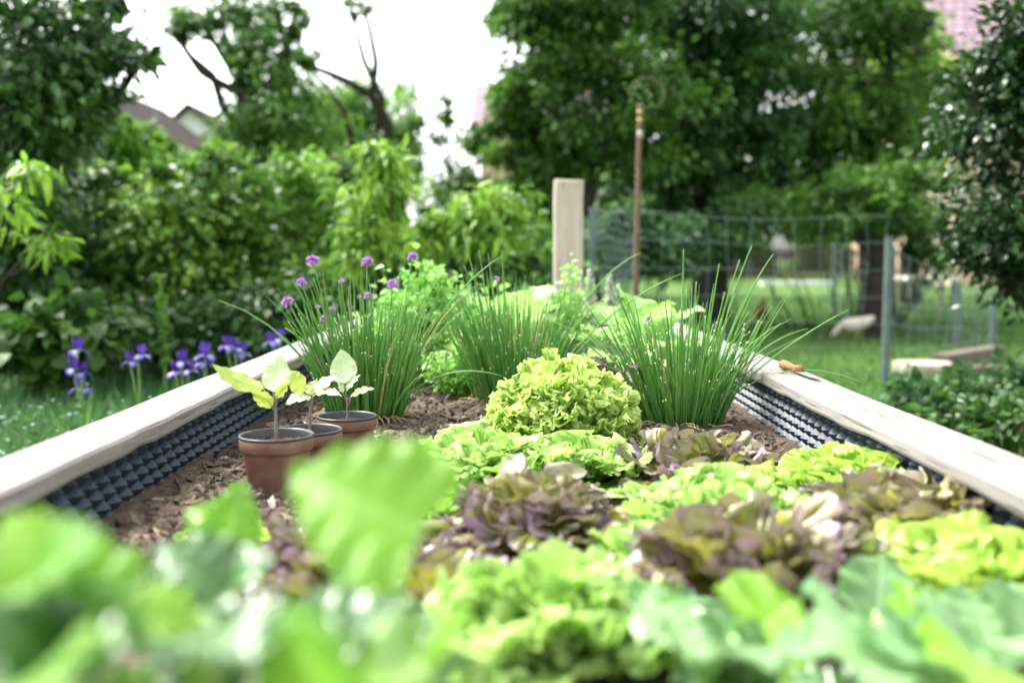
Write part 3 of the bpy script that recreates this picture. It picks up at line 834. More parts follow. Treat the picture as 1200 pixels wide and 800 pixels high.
# ================================================================= CHIVES
def chives(label, cpx, Yd, rb, blades, flowers, extra, seed, lean=0.5):
    x = (cpx - 600) / K(Yd)
    c = np.array([x, Yd, float(soil_z(x, Yd)) - 0.005])
    o = empty('chive_clump', c, label, 'chives', 'chive clumps in a row')
    r = np.random.default_rng(seed)
    mb = MB()
    def blade(b, dirn, L, curve, rad, t, cut, npt=7, m=0):
        s = np.linspace(0, 1, npt)[:, None]
        hd = np.array([dirn[0], dirn[1], 0.0])
        p = b + np.array([0, 0, 1.0]) * L * s + hd * L * (s * 0.75 + curve * s ** 2.2)
        p[:, 2] -= (L * curve * 0.35 * s ** 3)[:, 0] * np.linalg.norm(hd)
        p += r.normal(0, 0.0016, p.shape) * s
        rr = rad * np.interp(s[:, 0], [0, 0.15, 0.75, 1.0], [0.8, 1.05, 0.85, 0.62 if cut else 0.18])
        tube(mb, p, rr, 5, t, m)
        if cut:
            tt = p[-1] + (p[-1] - p[-2]) * 0.02
            dd = norm(p[-1] - p[-2])
            tube(mb, [p[-1] - dd * 0.0012, p[-1] + dd * 0.0016], [rr[-1] * 1.3, rr[-1] * 1.25], 6, 0.5, 1)
    for _ in range(blades):
        q = rb * math.sqrt(r.random()); a = r.uniform(0, 2 * PI)
        off = np.array([q * math.cos(a), q * math.sin(a) * 0.8, 0])
        dirn = off[:2] / rb * lean * (0.55 + 0.6 * r.random()) + r.normal(0, 0.06, 2)
        cut = r.random() < 0.62
        L = r.uniform(0.09, 0.27) if cut else r.uniform(0.22, 0.36)
        t = np.clip(r.normal(0.5, 0.22) + (0.15 if not cut else 0), 0, 1)
        blade(c + off, dirn, L, r.uniform(0.0, 0.35) if r.random() < .78 else r.uniform(.5, 1.3), r.uniform(0.0013, 0.0023), t, cut, 8, 2 if r.random() < .05 else 0)
    for _ in range(int(blades * 0.12)):
        a = r.uniform(0, 2 * PI); off = np.array([math.cos(a), math.sin(a) * 0.8, 0]) * rb * r.uniform(0.8, 1.15)
        p0 = c + off + np.array([0, 0, 0.012]); p1 = p0 + np.array([math.cos(a + r.normal(0, .6)), math.sin(a), 0]) * r.uniform(0.02, 0.07)
        p1[2] = float(soil_z(p1[0], p1[1])) + 0.006
        tube(mb, wobble_path(p0, p1, 5, 0.12, r, 0.15), np.linspace(0.0016, 0.0008, 5), 4, 0.5, 2)
    for (tp, dy, arch) in extra:                              # the long blades that stand clear of the clump
        e = at(tp[0], tp[1], Yd + dy)
        b = c + np.array([np.clip(e[0] - c[0], -rb, rb) * 0.5, 0, 0])
        s = np.linspace(0, 1, 14)[:, None]
        ctrl = b + (e - b) * np.array([0.42, 0.42, 0.62]); ctrl[2] += arch
        p = (1 - s) ** 2 * b + 2 * s * (1 - s) * ctrl + s ** 2 * e
        tube(mb, p, 0.0021 * np.interp(s[:, 0], [0, .2, .8, 1], [.9, 1.05, .85, .45]), 6, 0.75)
    fl = []
    for (fp, size, dy, op) in flowers:
        e = at(fp[0], fp[1], Yd + dy)
        b = c + np.array([np.clip(e[0] - c[0], -rb, rb) * 0.6, np.clip(dy, -rb, rb) * 0.5, 0])
        s = np.linspace(0, 1, 9)[:, None]
        p = b + (e - b) * s; p[:, 0] -= (0.10 * (e[0] - b[0]) * np.sin(PI * s))[:, 0]
        tube(mb, p, np.linspace(0.0021, 0.0015, 9), 5, 0.55)
        fl.append((e, norm(p[-1] - p[-2]), size, op))
    mb.build('foliage', [M['chive'], M['chivetip'], M['chivedry']], o)
    for e, ax, size, op in fl:
        m2 = MB(); n = 70 if op > 0.5 else 26
        d = rdirs(n, r); d[:, 2] = np.where(d[:, 2] < -0.55, -d[:, 2], d[:, 2])
        if op <= 0.5: d = norm(d * np.array([.5, .5, 1]) + np.array([0, 0, .5]))
        rr = size * (0.12 + 0.0 * r.random(n))
        leaf_cards(m2, e + d * rr[:, None], size * 0.42 * (0.8 + 0.4 * r.random(n)), 0.42, norm(d + r.normal(0, .18, (n, 3)) + np.array([0, 0, .15])), rdirs(n, r), np.clip(r.normal(0.5, 0.25, n), 0, 1), 0.4, True)
        m2.build('flower', M['chiveflower'], o)
    return o
chives('left chive clump with many mauve flower heads, behind the pots', 428, 2.40, 0.092, 400,
       [((367, 308), .038, .05, 1), ((353, 332), .027, .0, 1), ((337, 355), .030, -.05, 1), ((430, 308), .032, .12, 1), ((483, 302), .029, .12, 1),
        ((460, 334), .030, -.05, 1), ((432, 348), .024, .03, 1), ((400, 331), .020, .08, .4), ((422, 349), .017, .1, .4), ((372, 361), .017, .1, .4), ((389, 364), .020, .08, 1),
        ((380, 374), .023, .05, 1), ((412, 362), .015, .08, .4), ((411, 369), .012, 0, .4)],
       [((342, 328), -.05, .02), ((341, 382), -.08, .03), ((424, 316), -.1, 0), ((367, 325), 0, 0), ((519, 320), .05, .03), ((588, 300), .05, .05), ((590, 441), -.1, .09)], 21, 0.46)
chives('middle chive clump with a single mauve bud, behind the curly lettuce', 604, 2.62, 0.105, 380,
       [((582, 328), .020, -.03, .4), ((677, 337), .012, 0, .4)],
       [((543, 275), 0, 0), ((544, 311), 0, .01), ((561, 293), 0, 0), ((588, 293), 0, 0), ((572, 297), 0, 0), ((751, 296), -.1, .08), ((800, 320), -.1, .04), ((526, 435), -.15, .02), ((532, 445), -.1, .02)], 22, 0.46)
chives('right chive clump with long blades leaning over the right plank', 800, 2.34, 0.092, 300,
       [((760, 377), .024, -.03, .4), ((735, 386), .012, 0, .4), ((848, 393), .012, 0, .4)],
       [((801, 292), 0, 0), ((843, 309), 0, 0), ((867, 304), 0, .0), ((881, 288), 0, .0), ((906, 298), 0, .02), ((850, 342), -.05, 0), ((915, 379), -.1, 0), ((994, 363), -.12, .0), ((1019, 452), -.15, .14), ((877, 366), -.05, 0), ((893, 395), -.05, 0),
        ((722, 345), 0, 0), ((733, 360), 0, 0), ((816, 330), .05, 0), ((947, 385), .1, .06)], 23, 0.56)

# ================================================================= OTHER BED PLANTS
def herb(name, label, cat, px, Yd, H, spread, nst, nleaf, L, seed, mat='herb', group=None, Wr=0.7):
    x = (px - 600) / K(Yd); c = np.array([x, Yd, SOIL - 0.004])
    o = empty(name, c, label, cat, group)
    r = np.random.default_rng(seed)
    sb = MB(); lb = MB()
    for i in range(nst):
        a = r.uniform(0, 2 * PI); q = r.random() ** 0.7
        e = c + np.array([math.cos(a) * spread * q, math.sin(a) * spread * q * 0.8, H * (1 - 0.35 * q) * r.uniform(0.65, 1.05)])
        p = wobble_path(c + np.array([r.normal(0, .015), r.normal(0, .015), 0]), e, 8, 0.05, r, 0.05)
        tube(sb, p, np.linspace(0.003, 0.001, 8), 5)
        k = nleaf // nst
        s = r.uniform(0.35, 1.03, k)
        pts = np.stack([np.interp(s, np.linspace(0, 1, 8), p[:, j]) for j in range(3)], -1) + r.normal(0, L * 0.85, (k, 3))
        d = norm(r.normal(size=(k, 3)) + np.array([0, 0, 0.1])); nn = norm(r.normal(size=(k, 3)) * .6 + np.array([0, 0, 1]))
        leaf_cards(lb, pts, L * r.uniform(.6, 1.3, k), Wr, d, nn, np.clip(r.normal(0.5 + 0.2 * r.normal(), 0.2, k), 0, 1), 0.2, True)
    sb.build('stem', M['stem'], o); lb.build('foliage', M[mat], o)
    return o
herb('lovage_plant', 'tall bushy lovage rising behind the left chive clump', 'herb', 495, 3.0, 0.43, 0.16, 26, 1500, 0.030, 31)
herb('parsley_plant', 'low feathery parsley between the left and middle chive clumps', 'herb', 545, 2.75, 0.17, 0.12, 26, 1300, 0.019, 32)
herb('leafy_herb', 'bright leafy herb behind the middle chives, left of the wooden post', 'herb', 560, 3.5, 0.30, 0.15, 22, 900, 0.034, 33)
herb('leafy_herb', 'small pale herb with upright sprigs in front of the wooden post', 'herb', 668, 3.3, 0.37, 0.10, 18, 700, 0.026, 34)
herb('leafy_herb', 'low green herb growing at the far end of the bed by the left plank', 'herb', 470, 3.7, 0.22, 0.2, 18, 800, 0.036, 35)

def leafy(name, label, cat, px, Yd, mat, n, Rl, W, seed, elev=(25, 80), shape='obovate', group=None, stalk=0.35, ruf=0.012, z0=None, bend=-0.12):
    x = (px - 600) / K(Yd); c = np.array([x, Yd, SOIL - 0.004])
    o = empty(name, c, label, cat, group)
    r = np.random.default_rng(seed)
    sb = MB(); lv = []
    for i in range(n):
        f = i / max(1, n - 1); az = i * 2.39996 + seed
        e = math.radians(elev[0] + (elev[1] - elev[0]) * f + r.normal(0, 5))
        L = Rl * (1 - 0.25 * f) * r.uniform(.85, 1.1)
        dv = np.array([math.cos(az) * math.cos(e), math.sin(az) * math.cos(e), math.sin(e)])
        b0 = c + np.array([0, 0, 0.02 + 0.04 * f]); b1 = b0 + dv * L * stalk
        e2 = e - math.radians(18)
        dv2 = np.array([math.cos(az) * math.cos(e2), math.sin(az) * math.cos(e2), math.sin(e2)])
        tube(sb, np.linspace(b0, b1 + dv2 * 0.01, 5), np.linspace(.0055, .0035, 5), 7)
        lv.append((b1, b1 + dv2 * L, W * r.uniform(.85, 1.12) * (1 - .2 * f), np.array([-dv2[0] * .6, -dv2[1] * .6, 1.0])))
    sb.build('stem', M['palestem'], o)
    for k, (a, b, w, nh) in enumerate(lv):
        m2 = MB(); flat_leaf(m2, a, b, w, nh, shape, bend * -1, 0.18, ruf, 4, 22, 15, seed=seed * 20 + k, t=r.random()); m2.build('leaf', M[mat], o)
    return o
leafy('cabbage_plant', 'pale green cabbage with broad leaves just left of the wooden post', 'cabbage', 612, 3.25, 'cabbage', 13, 0.25, 0.19, 41, (25, 82), group='cabbages at the far end of the bed')
leafy('cabbage_plant', 'pale green cabbage right of the wooden post, behind the right chives', 'cabbage', 752, 3.1, 'cabbage', 13, 0.23, 0.18, 42, (25, 82), group='cabbages at the far end of the bed')
leafy('cabbage_plant', 'low cabbage with whitish leaves between middle and right chive clumps', 'cabbage', 735, 2.66, 'cabbage', 7, 0.13, 0.12, 43, (10, 50), group='cabbages at the far end of the bed')
leafy('purple_cabbage', 'purple cabbage seedling squeezed between the curly lettuce and right chives', 'cabbage', 712, 2.38, 'redcabbage', 8, 0.11, 0.085, 44, (15, 75))

# pale flower spikes behind
for px, top, lab in ((690, 317, 'pale fluffy flower spike nearest the wooden post'), (714, 322, 'pale fluffy flower spike farther right of the wooden post')):
    Yd = 3.75; e = at(px, top, Yd); b = np.array([e[0] + 0.01, Yd, SOIL - 0.004])
    o = empty('flower_spike', b, lab, 'flower', 'pale flower spikes')
    r = np.random.default_rng(px)
    mb = MB(); p = wobble_path(b, e, 9, 0.02, r); tube(mb, p, np.linspace(.004, .002, 9), 6); mb.build('stem', M['palestem'], o)
    mb = MB(); n = 260; s = r.uniform(.45, 1, n)
    pts = np.stack([np.interp(s, np.linspace(0, 1, 9), p[:, j]) for j in range(3)], -1)
    d = norm(r.normal(size=(n, 3)) * np.array([1, 1, .4]) + np.array([0, 0, .35]))
    leaf_cards(mb, pts, 0.05 * (1.25 - s) * r.uniform(.7, 1.3, n), .5, d, rdirs(n, r), r.random(n), .3, True); mb.build('floret', M['lambsear'], o)

# ================================================================= FOREGROUND PLANTS
def placed(name, label, cat, root_px, Yr, leaves, seed, group=None, shape='cordate', ruf=0.004, stemmat='palestem', extra=None):
    x = (root_px - 600) / K(Yr); c = np.array([x, Yr, SOIL - 0.004])
    o = empty(name, c, label, cat, group)
    r = np.random.default_rng(seed)
    sb = MB()
    if extra:
        n_, xr, yr, Yr_, Wr_, mats_ = extra
        leaves = list(leaves)
        for _ in range(n_):
            bx = r.uniform(*xr); by = r.uniform(*yr); Yb = r.uniform(*Yr_); W_ = r.uniform(*Wr_); k_ = K(Yb)
            an = r.uniform(0, 2 * PI); ln = W_ * r.uniform(.9, 1.25) * k_
            leaves.append(((bx, by), (bx + math.cos(an) * ln, by - abs(math.sin(an)) * ln * .55), Yb, Yb + math.sin(an) * W_ * .6, W_,
                           (r.normal(0, .3), r.uniform(-.75, -.2), .85), mats_[r.integers(len(mats_))], r.uniform(.05, .14)))
    zmax = max(at(l[0][0], l[0][1], l[2])[2] for l in leaves)
    top = c + np.array([0, 0, max(0.05, (zmax - c[2]) * 0.7)])
    sp = wobble_path(c, top, 8, 0.03, r); tube(sb, sp, np.linspace(.005, .003, 8), 8)
    for k, (bp, tp, Yb, Yt, W, nh, mat, bend) in enumerate(leaves):
        b = at(bp[0], bp[1], Yb); t_ = at(tp[0], tp[1], Yt)
        b[2] = max(b[2], SOIL + .01)
        s0 = sp[[7, 5, 6, 4, 3, 7, 2, 5][k % 8]]
        s = np.linspace(0, 1, 9)[:, None]; ctrl = (s0 + b) / 2 + np.array([0, 0, -0.01]); 
        p = (1 - s) ** 2 * s0 + 2 * s * (1 - s) * ctrl + s ** 2 * b
        tube(sb, p, np.linspace(.0028, .002, 9), 6)
        m2 = MB(); flat_leaf(m2, b, t_, W, nh, shape, bend, 0.16, ruf, 4.5, 26, 17, seed=seed * 20 + k, t=r.uniform(.0, 1.)); m2.build('leaf', M[mat], o)
    sb.build('stem', M[stemmat], o)
    return o
gB = 'broad leaved bean plants along the near edge'
placed('bean_plant', 'bean plant with one big bright leaf held up in front of the pots', 'bean plant', 440, 0.66, [
    ((494, 622), (342, 556), 0.51, 0.54, 0.086, (0.05, -0.80, 0.62), 'bean', 0.08),
    ((330, 800), (480, 715), 0.55, 0.53, 0.080, (0.1, -0.5, 0.85), 'bean2', 0.10),
    ((420, 830), (300, 735), 0.52, 0.48, 0.070, (-0.1, -0.5, 0.9), 'bean', 0.10),
    ((470, 790), (430, 675), 0.62, 0.66, 0.062, (0.2, -0.6, 0.8), 'bean2', 0.06),
    ((400, 800), (510, 800), 0.50, 0.46, 0.080, (0.1, -0.55, 0.9), 'bean', 0.12),
    ((380, 820), (360, 720), 0.46, 0.44, 0.060, (-0.1, -0.6, 0.8), 'bean', 0.12),
    ((440, 700), (395, 640), 0.74, 0.78, 0.055, (0.2, -0.5, 0.8), 'bean2', 0.06)], 51, gB, extra=(6, (290, 540), (730, 830), (.5, .66), (.045, .065), ('bean', 'bean2', 'bean2')))
placed('bean_plant', 'bean plant with dark shiny leaves below the dimpled lining', 'bean plant', 250, 0.66, [
    ((262, 700), (185, 640), 0.58, 0.60, 0.062, (-0.2, -0.6, 0.8), 'bean2', 0.10),
    ((255, 715), (325, 660), 0.58, 0.56, 0.062, (0.25, -0.45, 0.9), 'bean2', 0.12),
    ((268, 640), (285, 562), 0.80, 0.82, 0.050, (0.1, -0.8, 0.5), 'bean', 0.08),
    ((230, 760), (120, 715), 0.48, 0.45, 0.060, (-0.1, -0.5, 0.9), 'bean', 0.12),
    ((240, 750), (190, 800), 0.48, 0.42, 0.058, (0.0, -0.55, 0.85), 'bean2', 0.14),
    ((262, 620), (218, 600), 0.82, 0.84, 0.042, (-0.2, -0.5, 0.8), 'bean', 0.10),
    ((250, 740), (300, 780), 0.46, 0.42, 0.060, (0.1, -0.5, 0.9), 'bean2', 0.12),
    ((250, 690), (225, 625), 0.68, 0.72, 0.050, (-0.1, -0.6, 0.8), 'bean2', 0.10)], 52, gB, extra=(7, (110, 330), (680, 830), (.46, .68), (.04, .06), ('bean', 'bean2', 'bean2')))
placed('bean_plant', 'bean plant with a yellow green leaf at the left edge of the bed', 'bean plant', 20, 0.52, [
    ((60, 700), (15, 600), 0.44, 0.46, 0.058, (0.2, -0.7, 0.6), 'bean', 0.08),
    ((40, 680), (130, 635), 0.44, 0.42, 0.044, (0.1, -0.55, 0.8), 'bean', 0.10),
    ((60, 790), (-40, 720), 0.42, 0.40, 0.064, (-0.1, -0.5, 0.9), 'bean2', 0.12),
    ((60, 800), (150, 770), 0.42, 0.38, 0.056, (0.1, -0.5, 0.9), 'bean2', 0.12),
    ((50, 770), (70, 690), 0.43, 0.46, 0.052, (0.0, -0.7, 0.7), 'bean2', 0.08),
    ((40, 800), (60, 830), 0.40, 0.34, 0.060, (0.0, -0.6, 0.8), 'bean', 0.10),
    ((30, 740), (-30, 660), 0.46, 0.48, 0.05, (0.0, -0.7, 0.7), 'bean', 0.08)], 53, gB, extra=(6, (-30, 170), (690, 830), (.42, .56), (.04, .058), ('bean', 'bean2', 'bean2')))
gK = 'blue green kohlrabi plants in the front row'
placed('kohlrabi_plant', 'kohlrabi with frosty blue leaves, front row just right of the large pale lettuce', 'kohlrabi', 830, 0.92, [
    ((815, 790), (790, 690), 0.84, 0.91, 0.084, (0.2, -0.75, 0.6), 'kohl', 0.05),
    ((850, 790), (750, 755), 0.77, 0.70, 0.090, (-0.1, -0.4, 0.9), 'kohl', 0.14),
    ((850, 790), (935, 700), 0.82, 0.79, 0.098, (0.1, -0.55, 0.85), 'bean', 0.12),
    ((840, 800), (830, 775), 0.71, 0.59, 0.092, (0.0, -0.45, 0.9), 'kohl', 0.12),
    ((860, 790), (965, 780), 0.74, 0.66, 0.087, (0.1, -0.45, 0.9), 'kohl', 0.14),
    ((840, 790), (870, 730), 0.87, 0.95, 0.075, (0.2, -0.65, 0.7), 'kohl', 0.08)], 54, gK, 'obovate', 0.007, extra=(4, (740, 960), (750, 840), (.68, .86), (.06, .085), ('kohl', 'kohl', 'bean2')))
placed('kohlrabi_plant', 'kohlrabi with one tall rounded leaf in front of the purple lettuce', 'kohlrabi', 1030, 0.92, [
    ((1020, 780), (1032, 652), 0.87, 0.94, 0.075, (0.0, -0.8, 0.55), 'kohl', 0.05),
    ((1030, 780), (960, 735), 0.77, 0.70, 0.095, (-0.1, -0.5, 0.9), 'kohl', 0.12),
    ((1040, 785), (1000, 800), 0.74, 0.61, 0.095, (0.0, -0.5, 0.9), 'kohl', 0.10),
    ((1040, 770), (1110, 720), 0.82, 0.79, 0.084, (0.1, -0.55, 0.85), 'bean', 0.12),
    ((1040, 790), (1075, 775), 0.69, 0.61, 0.082, (0.1, -0.5, 0.85), 'kohl', 0.12)], 55, gK, 'obovate', 0.007, extra=(4, (930, 1110), (750, 840), (.68, .86), (.06, .085), ('kohl', 'kohl', 'bean2')))
placed('kohlrabi_plant', 'kohlrabi in the right corner of the bed below the yellow green lettuce', 'kohlrabi', 1160, 0.90, [
    ((1160, 800), (1145, 695), 0.79, 0.86, 0.092, (0.0, -0.75, 0.6), 'kohl', 0.05),
    ((1160, 800), (1085, 745), 0.74, 0.69, 0.090, (-0.1, -0.5, 0.9), 'kohl', 0.12),
    ((1170, 800), (1240, 740), 0.74, 0.69, 0.090, (0.1, -0.5, 0.9), 'kohl', 0.12),
    ((1160, 810), (1130, 810), 0.71, 0.58, 0.090, (0.0, -0.5, 0.9), 'bean', 0.12),
    ((1170, 790), (1205, 690), 0.82, 0.87, 0.075, (0.1, -0.7, 0.6), 'kohl', 0.08)], 56, gK, 'obovate', 0.007, extra=(4, (1070, 1240), (750, 840), (.68, .86), (.06, .085), ('kohl', 'kohl', 'bean2')))

# ================================================================= LEFT STRIP: IRISES, GRASS
def iris(px, flowers, Yd, label, seed):
    r = np.random.default_rng(seed)
    e0 = at(px, flowers[0][1], Yd)
    b = np.array([e0[0] + 0.01, Yd, 0.0])
    o = empty('iris', b, label, 'iris', 'violet and white irises beside the bed')
    sb = MB(); lb = MB()
    p = wobble_path(b, e0, 10, 0.02, r); tube(sb, p, np.linspace(.007, .004, 10), 7)
    fl = []
    for fx, fy in flowers:
        e = at(fx, fy, Yd + r.normal(0, .02)); fl.append(e)
        if (fx, fy) != flowers[0]:
            a = p[5]; tube(sb, np.linspace(a, e, 5), np.linspace(.005, .0035, 5), 6)
    sb.build('stem', M['stem'], o)
    for k in range(7):
        a = r.uniform(0, 2 * PI); q = b + np.array([math.cos(a), math.sin(a), 0]) * .03
        tip = q + np.array([math.cos(a) * .12, math.sin(a) * .12, r.uniform(.28, .46)])
        flat_leaf(lb, q, tip, .028, (math.cos(a), math.sin(a), .3), 'lance', -.08, .1, 0, 3, 9, 5, seed=seed + k)
    lb.build('foliage', M['irisleaf'], o)
    for e in fl:
        fb = MB(); a0 = r.uniform(0, 2)
        s = r.uniform(.72, .95)
        for k in range(3):
            a = a0 + k * 2.094
            dv = np.array([math.cos(a), math.sin(a), 0])
            flat_leaf(fb, e, e + s * (dv * .018 + np.array([0, 0, .062])), .044 * s, dv * -1 + np.array([0, 0, .2]), 'oval', -.18, .3, .003, 3, 9, 7, seed=seed + k, m=0)
        for k in range(3):
            a = a0 + 1.047 + k * 2.094
            dv = np.array([math.cos(a), math.sin(a), 0])
            flat_leaf(fb, e, e + s * (dv * .048 + np.array([0, 0, -.038])), .042 * s, dv * .6 + np.array([0, 0, 1]), 'oval', .25, .15, .003, 3, 9, 7, seed=seed + k + 9, m=1)
        fb.build('flower', [M['iris_blue'], M['iris_white']], o)
iris(90, [(91, 410), (86, 432), (97, 437), (94, 455)], 4.0, 'iris farthest left by the bed, four blooms stacked on one stalk', 1)
iris(160, [(166, 416), (152, 424)], 4.15, 'two bloomed iris standing alone between its neighbours', 2)
iris(212, [(213, 424), (206, 436), (222, 434)], 4.0, 'iris with three crowded blooms close to the left plank', 3)
iris(240, [(241, 416), (238, 425)], 4.1, 'short iris right beside the three bloomed one', 4)
iris(276, [(276, 408), (266, 405), (284, 414)], 4.2, 'iris with a whitish side bloom peeping over the left plank', 5)
iris(328, [(327, 397), (318, 401)], 4.6, 'iris nearest the chives, only violet tops showing over the plank', 6)

def grass_patch(name, label, region, n, L, mat, seed, cat='grass', width=0.006):
    r = np.random.default_rng(seed)
    x, y = region(r, n)
    z = ground_z(x, y)
    a = r.uniform(0, 2 * PI, n); l = L * r.uniform(.5, 1.3, n); lean = r.uniform(.1, .6, n)
    d = np.stack([np.cos(a), np.sin(a), 0 * a], -1); s = np.stack([-np.sin(a), np.cos(a), 0 * a], -1)
    w = (width * r.uniform(.6, 1.3, n) * np.clip(y / 5, .7, 4))[:, None]
    b = np.stack([x, y, z - .01], -1); mid = b + d * (l * lean * .3)[:, None] + np.array([0, 0, 1]) * (l * .6)[:, None]; tip = b + d * (l * lean)[:, None] + np.array([0, 0, 1]) * (l * (1 - .3 * lean))[:, None]
    v = np.stack([b - s * w / 2, b + s * w / 2, mid + s * w * .4, mid - s * w * .4, tip], 1).reshape(-1, 3)
    q = np.arange(n)[:, None] * 5
    tt = np.clip(.5 + 1.2 * fbm(x * 1.3, y * 1.3, 3, seed) + r.normal(0, .2, n), 0, 1)
    mb = MB(); mb.add(v, (q + [0, 1, 2, 3], q + [3, 2, 4]), np.repeat(tt, 5))
    return tag(mb.build(name, M[mat]), label, cat, kind='stuff')
def reg_left(r, n):
    return r.uniform(-3.4, -0.72, n), r.uniform(2.2, 7.5, n)
grass_patch('rough_grass', 'tall rough grass in the strip left of the bed', reg_left, 30000, .27, 'roughgrass', 61, width=.007)
def reg_lawn(r, n):
    y = 3.0 + 19 * r.random(n) ** 1.15; return r.uniform(.75, 1, n) * 0 + .74 + r.random(n) * (y * .62 + .4), y
grass_patch('lawn_grass', 'short mown grass of the hen yard', reg_lawn, 60000, .07, 'grass', 62, width=.006)

def reg_right(r, n):
    return r.uniform(.85, 3.2, n), r.uniform(2.6, 5.6, n)
grass_patch('rough_grass', 'tall dark rough grass outside the right plank', reg_right, 16000, .24, 'roughgrass', 64, width=.007)
# forget-me-nots
r = np.random.default_rng(63); n = 260
x = r.uniform(-2.7, -1.35, n); y = r.uniform(3.0, 4.6, n); z = r.uniform(.12, .36, n) * (0.7 + 0.6 * vnoise(x * 3, y * 3, 4))
mb = MB(); fm = np.stack([x, y, z], -1)
for k in range(5):
    a = k * 2 * PI / 5 + r.uniform(0, 6, n); d = np.stack([np.cos(a), np.sin(a), .15 + 0 * a], -1)
    leaf_cards(mb, fm, .009, .8, d, np.tile([0, -.4, 1.0], (n, 1)) + r.normal(0, .2, (n, 3)), r.random(n), 0.05)
lf = MB()
b0 = fm - np.stack([r.normal(0, .03, n), r.normal(0, .03, n), z], -1)
for i in range(0, n, 3):
    tube(mb, np.linspace(b0[i], fm[i], 4), .0014, 4, .5, 1, False)
k = 3200; j = r.integers(0, n, k)
leaf_cards(mb, fm[j] - np.stack([r.normal(0, .06, k), r.normal(0, .06, k), r.random(k) * z[j]], -1), .045 * r.uniform(.6, 1.3, k), .35, rdirs(k, r, .3), rdirs(k, r, 1), r.random(k), .15, False, 2)
tag(mb.build('forget_me_nots', [M['forgetmenot'], M['stem'], M['f_blue']]), 'pale blue forget-me-nots in the grass left of the bed', 'flowers', kind='stuff')

# ================================================================= LEFT SHRUBS
gS = 'shrubs along the left garden boundary'
leafs = 0.075
bush('broadleaf_plant', 'low broad leaved plant behind the leftmost iris', 'plant', [blob(95, 385, 5.6, 62, 30, .3), blob(60, 405, 5.5, 40, 30, .25)], 'f_mid', 40, 1300, .10, 71, None, .28, .85)
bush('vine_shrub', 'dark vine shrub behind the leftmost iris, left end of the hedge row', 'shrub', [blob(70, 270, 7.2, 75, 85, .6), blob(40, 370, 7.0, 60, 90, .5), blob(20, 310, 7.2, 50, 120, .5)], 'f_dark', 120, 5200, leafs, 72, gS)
bush('vine_shrub', 'dense green vine shrub with sunlit top, second in the hedge row', 'shrub', [blob(165, 265, 7.6, 80, 75, .6), blob(160, 370, 7.4, 90, 70, .6), blob(215, 300, 7.6, 70, 80, .5), blob(120, 200, 7.5, 24, 22, .25), blob(190, 192, 7.5, 18, 14, .2)], 'f_vine', 130, 6500, leafs, 73, gS)
bush('vine_shrub', 'vine shrub with a rounded bright green top below the white gable', 'shrub', [blob(262, 250, 7.9, 62, 62, .6), blob(270, 345, 7.8, 75, 75, .6), blob(255, 190, 7.9, 32, 16, .3)], 'f_vine', 110, 5600, leafs, 74, gS)
bush('vine_shrub', 'lighter vine shrub between the rounded one and the long leaved sapling', 'shrub', [blob(345, 235, 8.2, 55, 45, .5), blob(345, 340, 8.0, 60, 75, .5), blob(385, 300, 8.4, 40, 70, .4), blob(352, 196, 8.2, 26, 22, .3)], 'f_light', 100, 4600, leafs, 75, gS)
bush('low_shrub', 'dark low shrub behind the irises along the left plank', 'shrub', [blob(200, 395, 6.4, 100, 45, .4), blob(310, 375, 6.6, 70, 45, .4)], 'f_dark', 80, 3200, .07, 76, None)
bush('garden_bush', 'mid green bush behind the left chive clump', 'shrub', [blob(400, 345, 6.6, 60, 50, .4), blob(470, 320, 6.8, 60, 55, .4), blob(540, 330, 6.8, 60, 55, .4), blob(615, 320, 7.2, 45, 60, .4)], 'f_mid', 110, 4600, .075, 77, None)

# flower stalk rising out of the dark shrubs
o = empty('flower_stalk', (at(195, 400, 5.6)[0], 5.6, 0), 'thin upright green stalk rising before the dark shrubs', 'plant')
mb = MB(); r = np.random.default_rng(8); p = wobble_path((at(195, 400, 5.6)[0], 5.6, 0), at(187, 322, 5.6), 9, .02, r); tube(mb, p, np.linspace(.008, .004, 9), 6); mb.build('stem', M['stem'], o)
mb = MB(); n = 120; s = r.uniform(.4, 1, n); pts = np.stack([np.interp(s, np.linspace(0, 1, 9), p[:, k]) for k in range(3)], -1)
leaf_cards(mb, pts, .05, .4, rdirs(n, r, .5), rdirs(n, r, 1), r.random(n), .2, True); mb.build('foliage', M['f_light'], o)

# peach-like sapling with long drooping leaves (nearer), two sprays
def sapling(label, blobs, base, seed, L=.105, n=900, mat='f_yellow', ncl=34):
    r = np.random.default_rng(seed); base = np.asarray(base, float)
    o = empty('peach_sapling', base, label, 'tree', 'young long leaved fruit trees')
    mb = MB(); cl = crown(mb, blobs, ncl, n, L, r, .30, .24, .9, True, .4)
    mb.build('crown', M[mat], o)
    tb = MB()
    cen = np.mean([b[0] for b in blobs], 0); f = base * .45 + cen * .55
    tube(tb, wobble_path(base, f, 7, .03, r), np.linspace(.03, .018, 7), 7)
    for cc in cl:
        for c in cc[::2]: tube(tb, wobble_path(f, c, 6, .1, r, .05), np.linspace(.010, .003, 6), 5)
    tb.build('trunk', M['bark'], o)
sapling('young fruit tree with long drooping leaves behind the left chive clump', [blob(440, 225, 5.6, 42, 55, .25), blob(450, 180, 5.6, 28, 30, .18), blob(425, 285, 5.6, 40, 45, .2)], (at(440, 300, 5.6)[0], 5.6, 0), 81)
sapling('young fruit tree with drooping leaves just left of the wooden post', [blob(590, 240, 5.9, 45, 32, .25), blob(545, 265, 5.8, 55, 28, .22), blob(500, 270, 5.8, 30, 22, .2)], (at(560, 300, 5.9)[0], 5.9, 0), 82, .10, 850)

